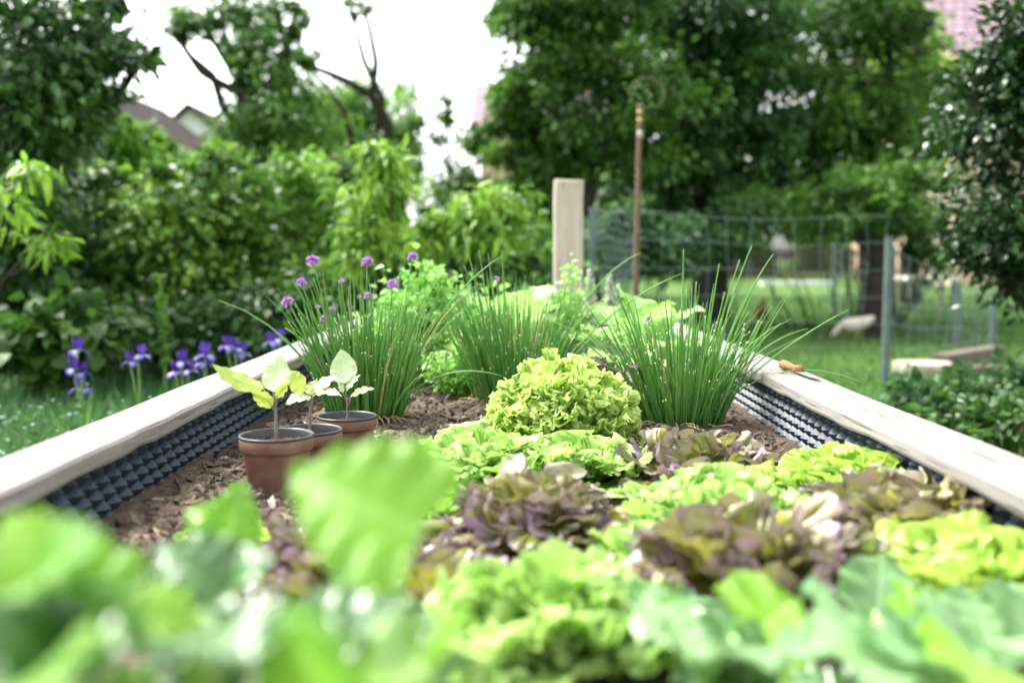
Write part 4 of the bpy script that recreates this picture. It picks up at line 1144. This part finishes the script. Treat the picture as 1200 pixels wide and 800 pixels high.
# near tree at the left edge: dark trunk side and hanging sprays
tree('walnut_tree', 'dark tree overhanging the top left corner of the garden', 'tree',
     [blob(20, 60, 6.5, 95, 90, .8), blob(85, 40, 6.6, 55, 60, .6), blob(125, 60, 7.0, 24, 26, .3), blob(168, 66, 7.0, 18, 14, .2), blob(30, 150, 6.4, 70, 60, .6), blob(-30, 220, 6.3, 70, 80, .6), blob(75, 120, 6.8, 50, 45, .4), blob(140, 10, 7.0, 20, 14, .3)],
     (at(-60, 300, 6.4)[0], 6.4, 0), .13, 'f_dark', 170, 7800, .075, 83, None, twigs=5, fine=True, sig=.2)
sapling('hanging yellow green spray of long leaves at the left edge of the garden', [blob(32, 195, 4.6, 26, 16, .2), blob(55, 275, 4.6, 26, 18, .15), blob(-5, 250, 4.6, 22, 50, .2)], (at(-120, 300, 4.6)[0], 4.6, 0), 84, .10, 240, 'f_yellow', 14)

# old apple tree, bare limbs against the sky
limbs = []
Yt = 13.0
def limb(pxs, r0, r1, Y=Yt): limbs.append(([at(x, y, Y) for x, y in pxs], r0, r1))
limb([(312, 200), (312, 140), (295, 115), (262, 100), (235, 84), (215, 55), (203, 38), (188, 28)], .085, .02)
limb([(312, 140), (330, 95), (335, 50), (325, 15), (318, -20)], .07, .02)
limb([(295, 115), (275, 70), (258, 30), (262, -10)], .05, .02)
tree('apple_tree', 'old apple tree with dark crooked limbs behind the hedge row', 'tree',
     [blob(240, 20, Yt, 30, 20, .6), blob(310, 70, Yt, 36, 42, .8), blob(290, 20, Yt, 36, 22, .6), blob(335, 135, Yt, 55, 48, 1.0), blob(290, 170, Yt, 42, 40, .9), blob(205, 36, Yt, 18, 9, .2), blob(345, 25, Yt, 14, 18, .3)],
     (at(316, 330, Yt)[0], Yt, 0), .17, 'f_mid', 130, 5600, .12, 85, None, limbs=limbs, sig=.2)
limbs = []
Yt = 15.0
limb([(470, 290), (466, 190), (455, 150), (435, 112), (405, 95), (375, 82), (352, 78)], .12, .03, 15.0)
limb([(435, 112), (441, 75), (432, 30), (420, -10)], .06, .025, 15.0)
tree('leaning_fruit_tree', 'fruit tree with a bare forked limb against the white sky', 'tree',
     [blob(440, 205, 15.0, 50, 45, .8), blob(385, 210, 15, 45, 40, .7), blob(355, 70, 15, 20, 14, .3), blob(412, 8, 15, 18, 8, .3), blob(470, 150, 15, 22, 22, .4)], (at(470, 330, 15)[0], 15, .05), .15, 'f_mid', 80, 3000, .13, 86, None, limbs=limbs)
tree('round_tree', 'round light green tree standing farther off behind the bare forked limb', 'tree',
     [blob(430, 150, 22, 68, 62, 1.6), blob(380, 175, 22, 62, 70, 1.4), blob(465, 190, 22, 34, 60, 1.0), blob(400, 115, 22, 40, 35, .9)], (at(420, 320, 22)[0], 22, .2), .22, 'f_light', 130, 8500, .17, 87, None)
tree('feathery_tree', 'thin feathery sapling in front of the sky gap', 'tree',
     [blob(520, 150, 14, 12, 26, .2), blob(522, 120, 14, 8, 14, .12), blob(535, 205, 14, 24, 26, .4), blob(560, 170, 14, 22, 22, .4), blob(550, 230, 14, 40, 30, .5), blob(505, 235, 14, 22, 16, .3)], (at(530, 330, 14)[0], 14, .05), .05, 'f_mid', 60, 1500, .12, 88, None)

# ================================================================= RIGHT TREES
gT = 'tall dense trees behind the hen yard'
tree('dense_tree', 'tall dense tree left of the hen yard, edge against the white sky', 'tree',
     [blob(640, 60, 13, 62, 75, 1.2), blob(700, -10, 13, 90, 80, 1.4), blob(640, 170, 13, 55, 60, 1.0), blob(720, 130, 13, 80, 80, 1.2), blob(610, 10, 13, 38, 40, .7), blob(620, 230, 13, 50, 40, .8), blob(600, 130, 13, 28, 40, .6), blob(575, 165, 13, 24, 26, .4)], (at(690, 340, 13)[0], 13, .02), .2, 'f_mid', 230, 17000, .15, 91, gT)
tree('dense_tree', 'tall dense tree with dark trunk in the middle of the tree row', 'tree',
     [blob(830, 20, 14.5, 90, 85, 1.5), blob(800, 130, 14.5, 70, 75, 1.2), blob(880, 90, 14.5, 65, 70, 1.2), blob(760, 210, 14.5, 70, 45, 1.0), blob(870, 195, 14.5, 75, 50, 1.0)], (at(830, 340, 14.5)[0], 14.5, .03), .26, 'f_blue', 220, 16000, .16, 92, gT)
tree('dense_tree', 'tall dense tree at the right of the tree row, paler leaves', 'tree',
     [blob(960, 30, 15.5, 80, 75, 1.4), blob(1000, 130, 15.5, 80, 75, 1.3), blob(940, 190, 15.5, 70, 60, 1.2), blob(1050, 190, 15.5, 70, 60, 1.0), blob(1040, 20, 15.5, 55, 50, 1.0)], (at(1030, 340, 15.5)[0], 15.5, .06), .24, 'f_mid', 210, 14500, .16, 93, gT)
tree('yellow_green_tree', 'bright yellow green tree below the pink tiled roof', 'tree',
     [blob(1065, 70, 19, 50, 55, .9), blob(1085, 130, 19, 45, 50, .8), blob(1030, 110, 18.5, 40, 40, .8)], (at(1070, 330, 19)[0], 19, .12), .16, 'f_yellow', 90, 4200, .17, 94, None)  # yellow-green is the leaf colour of this tree
tree('glossy_shrub', 'dark glossy leaved tree at the right edge over the yard', 'tree',
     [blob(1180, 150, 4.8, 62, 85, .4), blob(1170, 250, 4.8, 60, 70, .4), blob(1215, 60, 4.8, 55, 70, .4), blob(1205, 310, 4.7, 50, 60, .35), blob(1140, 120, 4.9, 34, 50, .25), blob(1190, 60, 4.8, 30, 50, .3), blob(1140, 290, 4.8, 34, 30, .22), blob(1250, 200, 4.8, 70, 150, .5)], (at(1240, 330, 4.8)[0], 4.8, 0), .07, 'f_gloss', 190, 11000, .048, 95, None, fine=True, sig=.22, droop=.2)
bush('yard_bush', 'green bush behind the fence at the left of the hen yard', 'shrub', [blob(720, 275, 10.5, 50, 35, .5), blob(780, 290, 11, 55, 35, .5), blob(840, 280, 12, 50, 35, .5)], 'f_blue', 70, 2600, .12, 96)
bush('yard_bush', 'hanging branches bush over the far picket fence', 'shrub', [blob(900, 255, 13, 60, 32, .7), blob(980, 250, 13.5, 60, 30, .7), blob(1060, 262, 13, 45, 35, .6), blob(1090, 300, 13, 30, 30, .4)], 'f_mid', 80, 3000, .13, 97)
bush('ground_bush', 'dark leafy clump outside the right plank, nearest the bed', 'shrub', [blob(1165, 500, 3.7, 40, 22, .2), blob(1105, 478, 4.0, 36, 14, .2)], 'f_dark', 40, 1000, .05, 98)
bush('ground_bush', 'low green clump along the yard edge below the board', 'shrub', [blob(1175, 455, 4.8, 50, 24, .3), blob(1080, 460, 4.9, 45, 20, .3), blob(1230, 500, 4.0, 40, 50, .3)], 'f_blue', 50, 1800, .06, 99)
# far trees closing the horizon
gF = 'far trees along the horizon'
fr = np.random.default_rng(120)
far = [(40, 210, 34, 'mid green far tree behind the brown roof'), (290, 262, 40, 'far tree right of the white gable'), (340, 225, 36, 'far tree behind the old apple tree'), (470, 290, 42, 'far tree left of the sky gap'),
       (555, 275, 38, 'far tree under the small pink roof'), (660, 220, 34, 'far tree behind the wooden post'), (760, 215, 36, 'far tree behind the rusty pole'), (860, 220, 38, 'far tree behind the dark trunk'), (960, 225, 42, 'far tree beyond the picket fence'), (1060, 235, 40, 'far tree beyond the white table'), (1150, 190, 36, 'far tree left of the beige wall'), (1230, 200, 40, 'far tree at the right edge')]
for i, (px, py, Yd, lab) in enumerate(far):
    bl = [blob(px + fr.normal(0, 10), py, Yd, 62, 42, 1.6), blob(px + fr.normal(0, 25), py + 50, Yd, 70, 40, 1.6), blob(px + fr.normal(0, 30), py + 75, Yd, 70, 34, 1.4)]
    if px < 300: bl = [(c - np.array([0, 0, .8]), ra) for c, ra in bl]
    tree('far_tree', lab, 'tree', bl, (at(px, 300, Yd)[0], Yd, float(ground_z(0, Yd))), .2, ['f_mid', 'f_blue', 'f_light'][i % 3], 70, 3800, .30, 130 + i, gF)

tree('boundary_tree', 'mid green tree hiding the front of the brown roofed house', 'tree', [blob(70, 150, 12, 60, 50, .8), blob(125, 165, 12, 45, 35, .6), blob(112, 112, 12, 30, 24, .4), blob(150, 165, 12, 30, 28, .4), blob(135, 140, 12, 22, 18, .3), blob(172, 168, 12, 22, 18, .3), blob(30, 190, 12, 60, 50, .8)], (at(80, 330, 12)[0], 12, 0), .12, 'f_light', 110, 5200, .12, 160)
# lilac
lb_ = bush('lilac_bush', 'lilac bush with pale purple flower heads below the brown roof', 'shrub', [blob(165, 190, 17, 50, 35, .8), blob(120, 200, 17, 50, 45, .8)], 'f_mid', 60, 2400, .13, 101)
for px, py in ((172, 166), (180, 160), (170, 158), (120, 108), (128, 112)):
    c = at(px, py, 16.6); m2 = MB(); n = 120
    p = c + np.random.default_rng(px).normal(size=(n, 3)) * np.array([.07, .07, .10])
    leaf_cards(m2, p, .05, .9, rdirs(n, fr), rdirs(n, fr), fr.random(n), .1); m2.build('blossom', M['lilac'], lb_)

# ================================================================= HOUSES
def house(label, px, Yd, w, depth, zwall, zridge, wall, roof, ridge='x', seed=0, windows=True, yaw=0.0):
    x = (px - 600) / K(Yd); g = float(ground_z(0, Yd))
    o = empty('house', (x, Yd, g), label, 'house')
    ca, sa = math.cos(yaw), math.sin(yaw)
    def T(v):
        v = np.asarray(v, float); return np.stack([x + v[:, 0] * ca - v[:, 1] * sa, Yd + v[:, 0] * sa + v[:, 1] * ca, v[:, 2]], -1)
    a, d = w / 2, depth
    mb = MB()
    if ridge == 'y':     # gable faces the camera
        v = [(-a, 0, g - .2), (a, 0, g - .2), (a, 0, zwall), (0, 0, zridge), (-a, 0, zwall), (-a, d, g - .2), (a, d, g - .2), (a, d, zwall), (0, d, zridge), (-a, d, zwall)]
        mb.add(T(v), ([(0, 1, 2, 4), (5, 9, 7, 6), (1, 6, 7, 2), (0, 4, 9, 5)])); mb.add(T(v), [(4, 2, 3), (9, 8, 7)])
        rf = MB(); o_ = .35; e = .18
        sl = (zridge - zwall) / a
        for s in (-1, 1):
            q = [(0, -o_, zridge + .02), (s * (a + o_), -o_, zwall - sl * o_ + .02), (s * (a + o_), d + o_, zwall - sl * o_ + .02), (0, d + o_, zridge + .02)]
            q2 = [(p[0], p[1], p[2] + e) for p in q]
            rf.add(T(q + q2), [(0, 1, 2, 3), (4, 7, 6, 5), (0, 4, 5, 1), (1, 5, 6, 2), (2, 6, 7, 3), (3, 7, 4, 0)])
    else:
        h = d / 2
        v = [(-a, 0, g - .2), (a, 0, g - .2), (a, 0, zwall), (-a, 0, zwall), (-a, d, g - .2), (a, d, g - .2), (a, d, zwall), (-a, d, zwall), (-a, h, zridge), (a, h, zridge)]
        mb.add(T(v), ([(0, 1, 2, 3), (4, 7, 6, 5), (1, 5, 6, 2), (0, 3, 7, 4)])); mb.add(T(v), [(2, 6, 9), (3, 8, 7)])
        rf = MB(); o_ = .4; e = .18; sl = (zridge - zwall) / h
        for s in (-1, 1):
            yy = h + s * (h + o_)
            q = [(-a - o_, h, zridge + .02), (a + o_, h, zridge + .02), (a + o_, yy, zwall - sl * o_ + .02), (-a - o_, yy, zwall - sl * o_ + .02)]
            q2 = [(p[0], p[1], p[2] + e) for p in q]
            rf.add(T(q + q2), [(0, 1, 2, 3), (4, 7, 6, 5), (0, 4, 5, 1), (1, 5, 6, 2), (2, 6, 7, 3), (3, 7, 4, 0)])
    mb.build('wall', M[wall], o, smooth=False)
    rf.build('roof', M[roof], o, smooth=False)
    if windows:
        for wx in (-a * .45, a * .45):
            for wz in np.arange(g + 1.3, zwall - .9, 2.7):
                m2 = MB(); v = [(wx - .5, -.05, wz), (wx + .5, -.05, wz), (wx + .5, -.05, wz + 1.1), (wx - .5, -.05, wz + 1.1)]; v = v + [(p[0], .02, p[2]) for p in v]
                m2.add(T(v), [(0, 1, 2, 3), (0, 4, 5, 1), (1, 5, 6, 2), (2, 6, 7, 3), (3, 7, 4, 0)]); wn = m2.build('window', M['whitepaint'], o, smooth=False)
                m3 = MB(); v = [(wx - .42, -.056, wz + .08), (wx + .42, -.056, wz + .08), (wx + .42, -.056, wz + 1.02), (wx - .42, -.056, wz + 1.02)]; m3.add(T(v), [(0, 1, 2, 3)]); m3.build('pane', M['glass'], wn, smooth=False)
    return o
zat = lambda py, Yd: CAMZ + (303 - py) / K(Yd)
house('distant white house with a pointed gable between the trees on the left', 228, 46, 3.3, 9, zat(168, 46), zat(130, 46), 'plaster', 'roof_brown', 'y')
house('house with a dark brown roof behind the trees on the left', 75, 30, 5.6, 9, zat(170, 30), zat(88, 30), 'darktimber', 'roof_brown', 'y', windows=False)
house('distant house with pink tiled roof by the sky gap', 650, 44, 6.5, 8, zat(150, 44), zat(90, 44), 'beigeplaster', 'roof_pink', 'x')
house('beige house with pink tiled roof high up at the right', 1200, 27, 4.0, 8, zat(60, 27), zat(-90, 27), 'beigeplaster', 'roof_pink', 'x')

# ================================================================= FENCES, POSTS, YARD
fo = empty('wire_fence', (at(1040, 400, 7.7)[0], 7.7, 0), 'wire mesh fence on steel posts round the hen yard', 'fence')
posts = [((0.62, 7.7), 1.33), (((1040 - 600) / K(7.7), 7.7), 1.11), (((1165 - 600) / K(9.9), 9.9), .62), (((1122 - 600) / K(10.9), 10.9), .68), (((977 - 600) / K(16.5), 16.5), 1.15)]
for (x, y), h in posts:
    mb = MB(); g = float(ground_z(x, y)); s = .024 if y < 10 else .03
    box(mb, x - s, x + s, y - s, y + s, g - .05, g + h); box(mb, x - s * 1.15, x + s * 1.15, y - s * 1.15, y + s * 1.15, g + h, g + h + .012)
    mb.build('post', M['fencepost'], fo, smooth=False)
mb = MB(); r = np.random.default_rng(140)
def mesh_bay(p0, h0, p1, h1, nv, rows, rad):
    (x0, y0), (x1, y1) = p0, p1
    for k in range(rows):
        f = k / (rows - 1); s = np.linspace(0, 1, 16)
        z = (h0 + (h1 - h0) * s) * (.04 + .95 * f) + .012 * np.sin(s * 9 + k) - .03 * np.sin(PI * s) * f
        g = ground_z(x0 + (x1 - x0) * s, y0 + (y1 - y0) * s)
        tube(mb, np.stack([x0 + (x1 - x0) * s, y0 + (y1 - y0) * s + .005, z + g], -1), rad * (1.15 if k == rows - 1 else 1), 4, cap=False)
    for k in range(nv + 1):
        s = k / nv + r.normal(0, .004); h = h0 + (h1 - h0) * s; q = np.linspace(0, 1, 8)
        x = x0 + (x1 - x0) * s + .018 * np.sin(q * 8 + k * 1.7); y = y0 + (y1 - y0) * s + 0 * q
        tube(mb, np.stack([x, y, ground_z(x, y) + q * h * .98], -1), rad * .9, 4, cap=False)
mesh_bay(posts[0][0], 1.33, posts[1][0], 1.28, 13, 7, .0021)
mesh_bay(posts[1][0], 1.05, posts[2][0], .6, 12, 6, .003)
mesh_bay(posts[2][0], .6, posts[3][0], .62, 6, 5, .003)
mesh_bay(posts[3][0], .65, posts[4][0], 1.05, 22, 6, .004)
mb.build('wire_mesh', M['wire'], fo)
# hanging bundle of loose netting beside the wooden post
o = empty('netting_roll', at(715, 330, 6.6) * np.array([1, 1, 0]), 'bunched pale wire netting hanging right of the wooden post', 'netting')
mb = MB()
for k in range(9):
    q = np.linspace(0, 1, 14); a = k * .7
    top = at(690 + k * 6, 248 + 2 * (k % 3), 6.6 + .02 * k); bot = at(705 + k * 5, 350, 6.6 + .02 * k)
    p = top + (bot - top) * q[:, None]; p[:, 0] += .05 * np.sin(q * PI + a * .2) + .012 * np.sin(q * 16 + a)
    tube(mb, p, .0032, 4, cap=False)
for k in range(10):
    y_ = 252 + k * 10; p = np.array([at(690 + j * 7 + 14 * math.sin(PI * k / 10), y_ + 4 * math.sin(j + k), 6.62 + .015 * j) for j in range(9)])
    tube(mb, p, .0028, 4, cap=False)
b = at(735, 350, 6.6)
tube(mb, np.array([at(716, 345, 6.6), [b[0], 6.6, 0.0]]), .01, 5)
mb.build('wire_mesh', M['wire'], o)

# wooden post
pw = at(666, 213, 5.2); po = empty('wooden_post', (pw[0], 5.2, 0), 'pale sawn square wooden post at the far end of the bed', 'post')
mb = MB(); s = .0735
zs = np.linspace(-.05, pw[2], 14); rr = np.random.default_rng(2)
ring = np.array([(-s + .006, -s), (s - .006, -s), (s, -s + .006), (s, s - .006), (s - .006, s), (-s + .006, s), (-s, s - .006), (-s, -s + .006)])
V = np.zeros((len(zs), 8, 3)); V[:, :, :2] = ring[None] + rr.normal(0, .0012, (len(zs), 1, 2)); V[:, :, 2] = zs[:, None]
V[-1, :, 2] += np.linspace(0, .01, 8)
V[:, :, 0] += pw[0]; V[:, :, 1] += 5.2
v = V.reshape(-1, 3); v = np.vstack([v, V[-1].mean(0) + [0, 0, .004]])
i = np.arange(len(zs) - 1)[:, None] * 8; j = np.arange(8)[None]; j2 = (j + 1) % 8
mb.add(v, (np.stack([i + j, i + j2, i + 8 + j2, i + 8 + j], -1).reshape(-1, 4), np.array([((len(zs) - 1) * 8 + k, (len(zs) - 1) * 8 + (k + 1) % 8, len(zs) * 8) for k in range(8)])))
mb.build('post_shaft', M['postwood'], po, smooth=False)

# rusty pole with wire ring and yellow tape
pt = at(750, 122, 5.7); o = empty('rusty_pole', (pt[0], 5.7, 0), 'thin rusty pole with yellow tape and a wire hoop on top', 'pole')
mb = MB(); r = np.random.default_rng(9); b = np.array([at(742, 330, 5.7)[0], 5.7, -.05]); tube(mb, wobble_path(b, pt, 12, .006, r), np.linspace(.020, .014, 12), 8); mb.build('pole_shaft', M['rust'], o)
for py in (132, 142):
    c = at(750, py, 5.7); mb = MB(); tube(mb, [c + [0, 0, -.014], c + [0, 0, .014]], .017, 10); mb.build('tape', M['yellow'], o)
c = at(750, 158, 5.7); mb = MB(); tube(mb, [c + [0, 0, -.02], c + [0, 0, .02]], .0165, 10); mb.build('tape', M['palewood'], o)
mb = MB(); c = at(757, 108, 5.7); a = np.linspace(0, 2 * PI, 28)
for tl in (0.3, 1.1):
    tube(mb, c + np.stack([.10 * np.cos(a), .06 * np.sin(a) * math.cos(tl) , .10 * np.sin(a) * 0.9], -1) + np.array([.012 * tl, .03 * tl, 0]), .0013, 4, cap=False)
mb.build('hoop', M['rust'], o)
mb = MB(); n = 55; q = at(752, 112, 5.7) + r.normal(size=(n, 3)) * np.array([.05, .04, .045])
leaf_cards(mb, q, .04 * r.uniform(.5, 1.2, n), .5, rdirs(n, r), rdirs(n, r, 1), r.random(n), .2); mb.build('foliage', M['f_dark'], o)

# picket fence far off
o = empty('picket_fence', (at(950, 300, 29)[0], 29, 0), 'brown picket fence at the far side of the lawn', 'fence')
xa, xb = at(840, 300, 29)[0], at(1190, 300, 29)[0]; g = float(ground_z(0, 29))
mb = MB(); q = np.arange(xa, xb, .17)
for x in q: box(mb, x, x + .10, 28.95, 28.975, g + .06, g + 1.0 + .03 * math.sin(x * 7))
mb.build('picket_panel', M['picket'], o, smooth=False)
for z in (.3, .8):
    mb = MB(); box(mb, xa, xb, 28.98, 29.03, g + z, g + z + .08); mb.build('rail', M['picket'], o, smooth=False)
for x in np.arange(xa, xb, 2.4):
    mb = MB(); box(mb, x, x + .1, 29.035, 29.13, g - .1, g + 1.1); mb.build('post', M['picket'], o, smooth=False)
mb = MB(); box(mb, at(905, 300, 26)[0], at(995, 300, 26)[0], 27, 27.3, .2, .34); tag(mb.build('concrete_kerb', M['whitepaint'], smooth=False), 'long low pale kerb in front of the picket fence', 'kerb')
# small grey slatted fence piece seen through the shrubs
o = empty('slatted_fence', (at(355, 300, 11)[0], 11, 0), 'weathered pale slatted fence glimpsed between shrubs on the left', 'fence')
mb = MB(); x0 = at(325, 300, 11)[0]
for k in range(9): box(mb, x0 + k * .09, x0 + k * .09 + .07, 11, 11.02, .05, zat(270, 11) + .02 * (k % 2))
mb.build('picket_panel', M['boardwood'], o, smooth=False)
mb = MB(); box(mb, x0 - .05, x0 + .85, 11.022, 11.06, .9, .97); mb.build('rail', M['boardwood'], o, smooth=False)

# dark trunk in the yard
tree('yard_tree', 'small dark trunked tree standing in the hen yard', 'tree', [blob(1015, 235, 12.0, 55, 40, .7), blob(1070, 225, 12.0, 40, 45, .6), blob(975, 225, 12, 40, 35, .5)], (at(1030, 365, 12)[0], 12, 0), .14, 'f_mid', 70, 2600, .12, 150, None)

# white table
yt = 17.0; c = at(1085, 326, yt)
o = empty('garden_table', (c[0], yt, float(ground_z(0, yt))), 'low white garden table standing on the far lawn', 'table')
zt = c[2]; g = float(ground_z(0, yt))
mb = MB(); box(mb, c[0] - .42, c[0] + .42, yt - .3, yt + .3, zt - .03, zt + .03); mb.build('table_top', M['whitepaint'], o, smooth=False)
for sx in (-1, 1):
    for sy in (-1, 1):
        mb = MB(); x = c[0] + sx * .36; y = yt + sy * .24; box(mb, x - .025, x + .025, y - .025, y + .025, g - .02, zt - .031); mb.build('leg', M['oldwood'], o, smooth=False)

# boards on the ground by the yard
def board(name, label, cat, pa, Ya, pb, Yb, w, h, mat):
    a = at(*pa, Ya); b = at(*pb, Yb); a[2] = h; b[2] = h
    d = norm(b - a); s = np.array([-d[1], d[0], 0])
    rr = np.random.default_rng(int(pa[0])); mb = MB(); n = 10; V = []
    for k in range(n):
        p = a + (b - a) * k / (n - 1); ww = w / 2 * (1 + rr.normal(0, .05))
        V += [p - s * ww - [0, 0, h], p - s * ww, p + s * ww, p + s * ww - [0, 0, h]]
    f = [(4 * k + j, 4 * k + (j + 1) % 4, 4 * k + 4 + (j + 1) % 4, 4 * k + 4 + j) for k in range(n - 1) for j in range(4)] + [(3, 2, 1, 0), (4 * n - 4, 4 * n - 3, 4 * n - 2, 4 * n - 1)]
    mb.add(V, f); return tag(mb.build(name, M[mat], smooth=False), label, cat)
mb = MB(); c = at(1082, 430, 8.3); c[2] = 0
a = np.linspace(0, 2 * PI, 41)[:-1]; R = .21 * (1 + .06 * np.sin(a * 3) + .03 * np.sin(a * 7))
top = np.stack([c[0] + R * np.cos(a) * 1.1, c[1] + R * np.sin(a), np.full(40, .085)], -1); low = top * [1, 1, 0]
mb.add(np.vstack([top, low, [[c[0], c[1], .087]]]), (np.array([(k, 40 + k, 40 + (k + 1) % 40, (k + 1) % 40) for k in range(40)]), np.array([(k, (k + 1) % 40, 80) for k in range(40)])))
tag(mb.build('wood_slab', M['palewood'], smooth=False), 'round pale wood slab lying at the edge of the hen yard', 'wood slab')
board('timber', 'dark old timber beam lying beside the round pale slab', 'timber', (1100, 430), 8.6, (1168, 420), 9.5, .16, .12, 'oldwood')
board('timber', 'thin grey timber on the ground below the dark beam', 'timber', (1095, 440), 8.0, (1170, 434), 8.4, .10, .06, 'oldwood')

# yellow stake at the right edge
c = at(1197, 505, 3.6); o = empty('garden_stake', (c[0], 3.6, 0), 'yellow garden stake at the right edge outside the bed', 'stake')
mb = MB(); tube(mb, [(c[0] - .01, 3.6, 0), (c[0], 3.6, c[2] + .06)], [.007, .006], 8); mb.build('stake_shaft', M['yellow'], o)

# hens
def hen(label, px, py, Yd, mat, yaw, peck, s=1.0):
    x = (px - 600) / K(Yd); g = float(ground_z(x, Yd))
    o = empty('hen', (x, Yd, g), label, 'hen', 'hens on the lawn')
    ca, sa = math.cos(yaw), math.sin(yaw)
    def T(v): v = np.asarray(v, float) * s; return np.stack([x + v[..., 0] * ca - v[..., 1] * sa, Yd + v[..., 0] * sa + v[..., 1] * ca, g + v[..., 2]], -1)
    if peck: sp = [(-.22, .30, .012, .02), (-.17, .27, .035, .05), (-.10, .23, .075, .075), (0, .20, .095, .095), (.09, .19, .085, .085), (.15, .20, .06, .06), (.19, .17, .04, .04), (.23, .12, .032, .032), (.26, .08, .030, .032), (.28, .055, .02, .022), (.288, .045, .005, .006)]
    else: sp = [(-.22, .34, .012, .03), (-.17, .29, .035, .06), (-.10, .24, .075, .08), (0, .21, .095, .095), (.09, .22, .085, .09), (.14, .26, .055, .06), (.165, .31, .038, .04), (.175, .355, .032, .034), (.19, .385, .030, .031), (.205, .395, .018, .02), (.213, .396, .004, .005)]
    sp = np.array(sp); n = len(sp); a = np.arange(14) / 14 * 2 * PI
    tan = norm(np.gradient(sp[:, [0, 1]], axis=0)); nx = np.stack([-tan[:, 1], tan[:, 0]], -1)
    V = np.zeros((n, 14, 3))
    V[..., 0] = sp[:, 0, None] + nx[:, 0, None] * sp[:, 3, None] * np.sin(a); V[..., 2] = sp[:, 1, None] + nx[:, 1, None] * sp[:, 3, None] * np.sin(a); V[..., 1] = sp[:, 2, None] * np.cos(a)
    i = np.arange(n - 1)[:, None] * 14; j = np.arange(14)[None]; j2 = (j + 1) % 14
    mb = MB(); mb.add(T(V.reshape(-1, 3)), np.stack([i + j, i + j2, i + 14 + j2, i + 14 + j], -1).reshape(-1, 4)); mb.build('body', M[mat], o)
    hx, hz = sp[-3, 0], sp[-3, 1]
    mb = MB(); mb.add(T([(hx - .02, -.004, hz + .025), (hx + .01, -.004, hz + .03), (hx - .005, 0, hz + .06), (hx + .012, 0, hz + .05), (hx - .02, .004, hz + .025), (hx + .01, .004, hz + .03)]), ([(0, 1, 3, 2), (5, 4, 2, 3)])); mb.build('comb', M['comb'], o)
    mb = MB(); tube(mb, T([(sp[-1, 0] - .008, 0, sp[-1, 1]), (sp[-1, 0] + .022, 0, sp[-1, 1] - .012)]), np.array([.008, .001]) * s, 6); mb.build('beak', M['henleg'], o)
    for sy in (-1, 1):
        mb = MB(); tube(mb, T([(0, sy * .04, .14), (-.01, sy * .04, .06), (.0, sy * .04, .005)]), np.array([.014, .008, .007]) * s, 6)
        for an in (-.5, 0, .5): tube(mb, T([(0, sy * .04, .006), (.05 * math.cos(an), sy * .04 + .05 * math.sin(an), .004)]), np.array([.006, .003]) * s, 5)
        mb.build('leg', M['henleg'], o)
hen('white hen pecking on the lawn behind the steel post', 1004, 395, 11.6, 'hen_white', math.radians(160), True, .92)
hen('brown hen standing on the lawn behind the right chive clump', 893, 378, 13.2, 'hen_brown', math.radians(70), False, 1.0)

# ================================================================= CAMERA, LIGHT, WORLD
cam = bpy.data.cameras.new('Camera'); co = bpy.data.objects.new('Camera', cam); col.objects.link(co)
co.location = (0, 0, CAMZ); co.rotation_euler = (PI / 2 - TH, 0, 0)
cam.sensor_width = 36; cam.lens = FPX / 1200 * 36; cam.clip_start = 0.02; cam.clip_end = 1000
cam.dof.use_dof = True; cam.dof.focus_distance = 1.98; cam.dof.aperture_fstop = 2.1; cam.dof.aperture_blades = 9
scn.camera = co

EL, AZ = math.radians(56), math.radians(305)     # AZ: compass direction the sun stands in (0 = +Y, clockwise)
sun = bpy.data.lights.new('Sun', 'SUN'); so = bpy.data.objects.new('Sun', sun); col.objects.link(so)
sun.energy = 1.5; sun.angle = math.radians(12); sun.color = (1.0, 0.95, 0.87)
sd = Vector((math.sin(AZ) * math.cos(EL), math.cos(AZ) * math.cos(EL), math.sin(EL)))
so.rotation_euler = sd.to_track_quat('Z', 'Y').to_euler(); so.location = (0, 0, 30)

w = bpy.data.worlds.new('World'); scn.world = w; w.use_nodes = True
nt = w.node_tree; bg = nt.nodes['Background']
sky = nt.nodes.new('ShaderNodeTexSky'); sky.sky_type = 'NISHITA'; sky.sun_disc = False
sky.sun_elevation = EL; sky.sun_rotation = AZ; sky.air_density = 1.0; sky.dust_density = 4.0; sky.ozone_density = 1.0
hs = nt.nodes.new('ShaderNodeHueSaturation'); hs.inputs['Saturation'].default_value = 0.15     # overcast: a nearly white sky
nt.links.new(sky.outputs[0], hs.inputs['Color']); nt.links.new(hs.outputs[0], bg.inputs['Color'])
bg.inputs['Strength'].default_value = 0.15

vs = scn.view_settings
scn.display_settings.display_device = 'sRGB'
vs.view_transform = 'Standard'; vs.look = 'None'; vs.gamma = 1.0; vs.use_curve_mapping = False
vs.exposure = 2.12
cy = scn.cycles
cy.max_bounces = 7; cy.diffuse_bounces = 4; cy.glossy_bounces = 2; cy.transmission_bounces = 5; cy.transparent_max_bounces = 4
cy.use_denoising = True
cy.caustics_reflective = False; cy.caustics_refractive = False
